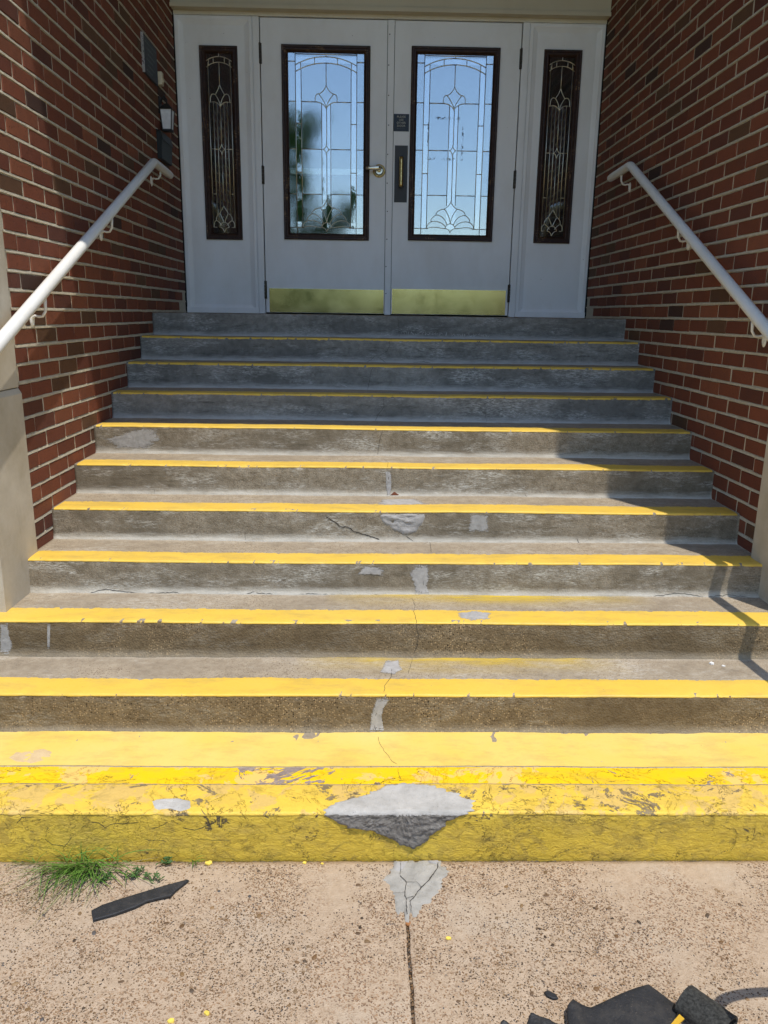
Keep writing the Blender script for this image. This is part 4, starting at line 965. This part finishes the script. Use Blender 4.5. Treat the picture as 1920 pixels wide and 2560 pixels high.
def gcrack(pts, wid):
    pts = densify(pts, .006); v = []; f = []; n = len(pts)
    for i, (x, y) in enumerate(pts):
        a, b = pts[max(0, i - 1)], pts[min(n - 1, i + 1)]; tx, ty = b[0] - a[0], b[1] - a[1]; L = math.hypot(tx, ty) or 1; q = -ty / L, tx / L
        j = .003 * noise.noise(Vector((x * 90, y * 90, 2))); hw = wid * .0008 * (.5 + abs(noise.noise(Vector((x * 70, y * 70, 9)))))
        for s_ in (-1, 1): v.append((x + q[0] * (j + s_ * hw), y + q[1] * (j + s_ * hw), .0066))
        if i: f.append((2 * i - 2, 2 * i - 1, 2 * i + 1, 2 * i))
    mesh('crack', v, f, M['crack'], pav)
for p_, w_ in (([(.040, 1.995), (.036, 1.96), (.034, 1.935)], 1.1), ([(.034, 1.93), (.052, 1.905), (.044, 1.862), (.047, 1.835), (.0465, 1.78)], 1.6), ([(.150, 1.985), (.146, 1.96), (.118, 1.915), (.092, 1.88), (.075, 1.852), (.060, 1.83)], 2.0), ([(.052, 1.905), (.080, 1.905), (.094, 1.882)], .9), ([(.047, 1.838), (.070, 1.848)], .9), ([(.01, 1.862), (.044, 1.862)], .7), ([(.060, 1.832), (.058, 1.79)], 1.2)):
    gcrack(p_, w_)
# ---------------------------------------------------------------- grass tuft and weeds in the joint at the foot of the stair
def blade(v, f, base, head, length, lift, wid, droop, rn, seg=6):
    hd = Vector((math.cos(head), math.sin(head), 0)); side = Vector((-hd.y, hd.x, 0)); b0 = len(v); tw = rn.uniform(-.6, .6)
    for i in range(seg + 1):
        t = i / seg; p = Vector(base) + hd * length * t * (.55 + .45 * t) * math.cos(lift * (1 - .3 * t)) + Vector((0, 0, length * (math.sin(lift) * t - droop * t * t)))
        p.z = max(p.z, .003 + .002 * i)
        w_ = wid * (1 - t) ** .7 * (.6 + .4 * min(1, t * 5))
        sv = (side * math.cos(tw * t) + Vector((0, 0, 1)) * math.sin(tw * t)) * w_
        if p.y > 2.0: p.y = 2.0 - .004 * rn.random()
        v.append(p - sv); v.append(p + sv + Vector((0, 0, .0006)))
        if i: a = b0 + 2 * i; f.append((a - 2, a - 1, a + 1, a))
gt = thing('grass_tuft', (-.885, 1.985, 0), 'large tuft of green grass growing at the foot of the stair', 'grass')
rn = random.Random(8); v = []; f = []
for i in range(150):
    bx = rn.gauss(-.885, .050); by = min(1.995, 1.965 + rn.gauss(0, .018)); hd = rn.choice((rn.gauss(-2.2, .75), rn.gauss(-2.2, .75), rn.uniform(-3.5, .4)))
    ln = rn.uniform(.06, .19); blade(v, f, (bx, by, 0), hd, ln, rn.uniform(.10, .95), rn.uniform(.0010, .0026), rn.uniform(.25, .75), rn)
for i in range(26): blade(v, f, (rn.gauss(-.89, .05), 1.975, 0), rn.gauss(-2.4, .55), rn.uniform(.16, .30), rn.uniform(.1, .5), .0016, rn.uniform(.2, .4), rn, 8)
for i in range(24): blade(v, f, (rn.gauss(-.885, .06), 1.992, 0), rn.uniform(0, 6.28), rn.uniform(.04, .10), rn.uniform(.9, 1.5), .0017, .15, rn)
for i in range(22): blade(v, f, (rn.uniform(-1.10, -.98), 1.99, 0), rn.gauss(-2.7, .6), rn.uniform(.04, .11), rn.uniform(.2, .8), .0012, .3, rn)
mesh('blades', v, f, M['grass'], gt)
v = []; f = []
for i in range(40): blade(v, f, (rn.gauss(-.89, .06), 1.978, 0), rn.gauss(-2.0, 1.0), rn.uniform(.05, .16), rn.uniform(.02, .4), .0011, .4, rn)
mesh('dry_blades', v, f, M['straw'], gt)
def weed(x, y, n, size, label, seed, spread=.02):
    t = thing('weed', (x, y, 0), label, 'weed', 'weeds along the foot of the stair'); rn = random.Random(seed); v = []; f = []
    sv = MB()
    for i in range(n):
        q = rn.uniform(0, 6.28); d = rn.uniform(.2, 1) * spread; p = Vector((x + math.cos(q) * d * 1.5, min(1.997, y + math.sin(q) * d), .006 + rn.uniform(0, size * .9)))
        sv.tube([(x, y, .001), p], .0006, 4)
        for k in range(3):
            hd = rn.uniform(0, 6.28); h_ = Vector((math.cos(hd), math.sin(hd), rn.uniform(-.1, .5))); s_ = Vector((-h_.y, h_.x, 0)); L = size * rn.uniform(.6, 1.1); b0 = len(v)
            for tt, ww in ((0, .1), (.35, .42), (.7, .36), (1, .03)):
                c_ = p + h_ * L * tt + Vector((0, 0, .15 * L * math.sin(tt * 3))); c_.y = min(c_.y, 1.999)
                v += [c_ - s_ * L * ww * .5, c_ + Vector((0, 0, -.08 * L)), c_ + s_ * L * ww * .5]
            for j in range(3):
                a = b0 + j * 3; f += [(a, a + 1, a + 4, a + 3), (a + 1, a + 2, a + 5, a + 4)]
    mesh('leaves', v, f, M['weed'], t); sv.build('stems', M['weed'], t)
weed(-.742, 1.935, 16, .013, 'small leafy weed just right of the grass tuft', 1, .022)
weed(-.682, 1.920, 10, .013, 'small leafy weed above the tip of the black rubber strip', 2, .018)
weed(-.655, 1.985, 16, .012, 'small leafy weed against the yellow riser', 3, .020)
weed(-.82, 1.915, 14, .013, 'leafy weed sprig below the grass tuft', 4, .028)
st2 = thing('grass_sprig', (-.579, 1.99, 0), 'lone short grass sprig against the yellow riser', 'grass')
v = []; f = []; rn = random.Random(21)
for i in range(16): blade(v, f, (-.579 + rn.gauss(0, .005), 1.992, 0), rn.uniform(3.3, 6.1), rn.uniform(.025, .06), rn.uniform(.5, 1.45), .0014, .35, rn)
mesh('blades', v, f, M['grass'], st2)
# ---------------------------------------------------------------- black rubber pieces
def flat_piece(name, poly, th, zf, mat, parent, inset=.0025):
    """a cut flat piece with rounded rim following the height function zf"""
    pts = densify(poly + [poly[0]], .006)[:-1]; n = len(pts); cx = sum(p[0] for p in pts) / n; cy = sum(p[1] for p in pts) / n
    def inn(p, d): L = math.hypot(p[0] - cx, p[1] - cy) or 1; return (p[0] - (p[0] - cx) / L * d, p[1] - (p[1] - cy) / L * d)
    bm = bmesh.new(); lay = []
    for d, hh in ((.001, 0), (0, .25), (0, .8), (inset, 1)):
        lay.append([bm.verts.new((*inn(p, d), zf(*p) + th * hh)) for p in pts])
    for a, b in zip(lay, lay[1:]):
        for i in range(n): bm.faces.new((a[i], a[(i + 1) % n], b[(i + 1) % n], b[i]))
    bot = bm.faces.new(lay[0][::-1]); bmesh.ops.triangulate(bm, faces=[bot])
    for q in range(1, 9):                            # the upper face runs inwards in rings, so that it can sag and curl
        t = q / 9; ring = []
        for p in pts:
            x, y = inn(p, inset); x, y = lerp(x, cx, t), lerp(y, cy, t); ring.append(bm.verts.new((x, y, zf(x, y) + th)))
        a = lay[-1]
        for i in range(n): bm.faces.new((a[i], a[(i + 1) % n], ring[(i + 1) % n], ring[i]))
        lay.append(ring)
    bm.faces.new(lay[-1]); bmesh.ops.recalc_face_normals(bm, faces=bm.faces[:])
    me = bpy.data.meshes.new(name); bm.to_mesh(me); bm.free(); return link(name, me, mat, parent, True)
rs1 = flat_piece('rubber_strip', [(-.814, 1.794), (-.793, 1.812), (-.72, 1.847), (-.67, 1.87), (-.58, 1.912), (-.575, 1.910), (-.6, 1.873), (-.612, 1.847), (-.642, 1.837), (-.672, 1.825), (-.698, 1.803), (-.745, 1.778), (-.797, 1.758)], .007, lambda x, y: .002 + .004 * max(0, math.sin((x + .82) * 12)), M['rubber'], None)
tag(rs1, 'black rubber strip cut to a knife-like point lying beside the grass', 'rubber strip')
sh_ = thing('rubber_sheet', (.53, 1.45, 0), 'black rubber sheet lying at the bottom right of the paving', 'rubber sheet')
flat_piece('sheet', [(.400, 1.30), (.401, 1.44), (.408, 1.468), (.425, 1.484), (.445, 1.484), (.468, 1.478), (.55, 1.508), (.624, 1.534), (.645, 1.512), (.676, 1.476), (.645, 1.43), (.60, 1.30)], .006, lambda x, y: .005 + .020 * math.exp(-((x - .418) / .022) ** 2) + .012 * math.sin(max(0, x - .44) * 11) ** 2, M['rubber'], sh_)
# a curl of gritty rubber beside the sheet
v = []; f = []; na, nl = 28, 10; ax = Vector((.62, -.78, 0)).normalized(); sd = Vector((ax.y, -ax.x, 0)) * -1
c0 = Vector((.690, 1.482, .002)); rad = .036
for ly_, rr_ in ((0, rad), (1, rad - .006)):
    for i in range(nl + 1):
        for j in range(na + 1):
            q = math.pi * 2 * j / na; g = 1 + .05 * fbm(i * .4, j * .4, 3)
            v.append(c0 + ax * .11 * i / nl + sd * math.cos(q) * rr_ * g * 1.15 + Vector((0, 0, rad * .8 + math.sin(q) * rr_ * g * .8)))
w_ = na + 1; N = (nl + 1) * w_
for i in range(nl):
    for j in range(na):
        a = i * w_ + j; f += [(a, a + 1, a + w_ + 1, a + w_), (N + a, N + a + w_, N + a + w_ + 1, N + a + 1)]
for j in range(na):
    for i in (0, nl): a = i * w_ + j; f.append((a, a + 1, N + a + 1, N + a))
cu = mesh('rubber_curl', v, f, M['rubber_grit'], None, True); tag(cu, 'gritty curled piece of black rubber at the bottom right beside the sheet', 'rubber piece')
ye = MB().prism([(.622, 1.404), (.630, 1.398), (.668, 1.426), (.661, 1.438)], 'z', .030, .033).build('paint_scraper', M['yellow_tool'], None); tag(ye, 'yellow plastic piece lying on the black rubber sheet', 'plastic strip')
bg_ = thing('added_shadow_bag', (.92, 1.30, 0), 'unseen made-up bag with handle, added to cast the curved shadow at bottom right', 'shadow caster')  # out-of-view bag made up to throw the curved shadow on the paving
MB().tube(smooth_path([(.93, 1.18, .33), (.84, 1.275, .48), (.868, 1.35, .5), (.948, 1.374, .5), (1.06, 1.378, .5), (1.2, 1.33, .46), (1.2, 1.2, .33)], .04, 6), .0135, 12).build('handle', M['rubber'], bg_, True)
MB().box(.90, 1.28, .98, 1.24, .002, .34, .03).build('body', M['rubber'], bg_)
for i, (poly, lab) in enumerate((([(.305, 1.40), (.309, 1.440), (.322, 1.466), (.334, 1.462), (.352, 1.452), (.385, 1.434), (.39, 1.40)], 'crumpled dark rubber scrap left of the black sheet'), ([(.242, 1.41), (.246, 1.438), (.254, 1.445), (.268, 1.436), (.272, 1.41)], 'small shiny dark scrap at the bottom edge of the paving'), ([(.368, 1.527), (.378, 1.531), (.394, 1.520), (.398, 1.508), (.386, 1.507), (.372, 1.515)], 'small black scrap lying alone on the paving'))):
    o = flat_piece('rubber_scrap', poly, .005, lambda x, y: .002 + .012 * abs(fbm(x * 22, y * 22, 2)) * (1 if i < 2 else .1), M['rubber'], None); tag(o, lab, 'rubber scrap')
# ---------------------------------------------------------------- paint chips and crumbs
def chip(x, y, r, mat, label, cat, name, seed, z=.001, parent=None):
    rn = random.Random(seed); n = 9; poly = [(x + r * rn.uniform(.65, 1.15) * math.cos(q * 6.283 / n), y + .8 * r * rn.uniform(.65, 1.15) * math.sin(q * 6.283 / n)) for q in range(n)]
    bm = bmesh.new(); a = [bm.verts.new((p[0], p[1], z)) for p in poly]; b = [bm.verts.new((p[0] * .9 + x * .1, p[1] * .9 + y * .1, z + r * .35 + rn.uniform(0, r * .15))) for p in poly]
    bm.faces.new(a[::-1]); bm.faces.new(b)
    for i in range(n): bm.faces.new((a[i], a[(i + 1) % n], b[(i + 1) % n], b[i]))
    me = bpy.data.meshes.new(name); bm.to_mesh(me); bm.free(); o = link(name, me, mat); tag(o, label, cat); return o
for i, (x, y, r, lab) in enumerate(((.152, 1.699, .0075, 'yellow paint chip right of the paving joint'), (-.249, 1.990, .007, 'yellow paint chip at the riser, left one of two'), (-.197, 1.987, .005, 'yellow paint chip at the riser, right one of two'), (-.515, 1.457, .009, 'yellow paint chip at the bottom left edge'), (-.437, 1.477, .008, 'yellow paint chip above the bottom left edge'), (-.534, 1.988, .011, 'yellow paint chip beside the lone grass sprig'))):
    chip(x, y, r, M['chip'], lab, 'paint chip', 'paint_chip', i)
chip(.050, 1.757, .010, M['rustleaf'], 'orange stone lodged in the top of the paving joint', 'stone', 'stone', 31, -.006)
for i, (x, s, r, lab) in enumerate(((1.266, .259, .011, 'larger white crumb on the second tread at right'), (1.303, .239, .007, 'smaller white crumb on the second tread at right'))):
    p = surf(2, x, s); chip(p.x, p.y, r, M['white_bit'], lab, 'debris', 'plaster_crumb', 50 + i, p.z + .0005)
# ---------------------------------------------------------------- trees across the lawn, seen in the glass
def tree(x, y, h, r, label, seed, n=3500, trunk=.25, name='tree', cat='tree', low=.3):
    t = thing(name, (x, y, -.12), label, cat); rn = random.Random(seed)
    MB().tube([(x, y, -.15), (x + .1, y, h * .3), (x - .1, y + .1, h * .6), (x, y, h * (.85 if cat == 'tree' else .62))], [trunk, trunk * .8, trunk * .45, .04], 10).build('trunk', M['bark'], t, True)
    gg = lambda: max(-1.5, min(1.5, rn.gauss(0, 1)))
    cl = [(x + gg() * r * .42, y + gg() * r * .42, lerp(h * low, h * .93, rn.random() ** .8), r * rn.uniform(.14, .36)) for i in range(48)]
    v = []; f = []
    for i in range(n):
        c_ = rn.choice(cl); d = Vector((rn.gauss(0, 1), rn.gauss(0, 1), rn.gauss(0, 1))).normalized() * c_[3] * rn.random() ** .4; p = Vector(c_[:3]) + d
        a = Vector((rn.gauss(0, 1), rn.gauss(0, 1), rn.gauss(0, 1))).normalized(); b = a.cross(Vector((rn.gauss(0, 1), rn.gauss(0, 1), rn.gauss(0, 1)))).normalized(); s_ = rn.uniform(.10, .26) * max(.6, r / 3); b0 = len(v)
        v += [p - a * s_, p + b * s_ * .5, p + a * s_, p - b * s_ * .5]; f.append((b0, b0 + 1, b0 + 2, b0 + 3))
    mesh('crown', v, f, M['tree'], t)
tree(-3.8, -20, 9.3, 2.1, 'tall leafy tree mirrored in the left door glass', 1, 5200)
tree(-1.9, -20.5, 6.3, 1.5, 'smaller leafy tree mirrored low in the left door glass', 6, 3500, .14, low=.12)
tree(7.0, -21, 8.0, 2.0, 'leafy tree mirrored at the edge of the right door glass', 2, 5000)
for i, (x, y, h, r) in enumerate(((-3.4, -34, 4.0, 3.6), (1.4, -38, 3.6, 3.8), (6.2, -36, 3.6, 3.6), (-8.8, -36, 4.2, 3.6), (11.0, -34, 4.0, 3.4))):
    tree(x, y, h, r, ['round bush across the lawn behind the left tree', 'low bush across the lawn facing the doors', 'wide bush across the lawn near the right tree', 'tall bush at the far left of the lawn', 'bush at the far right of the lawn'][i], 10 + i, 6000, .12, 'bush', 'bush', .12)
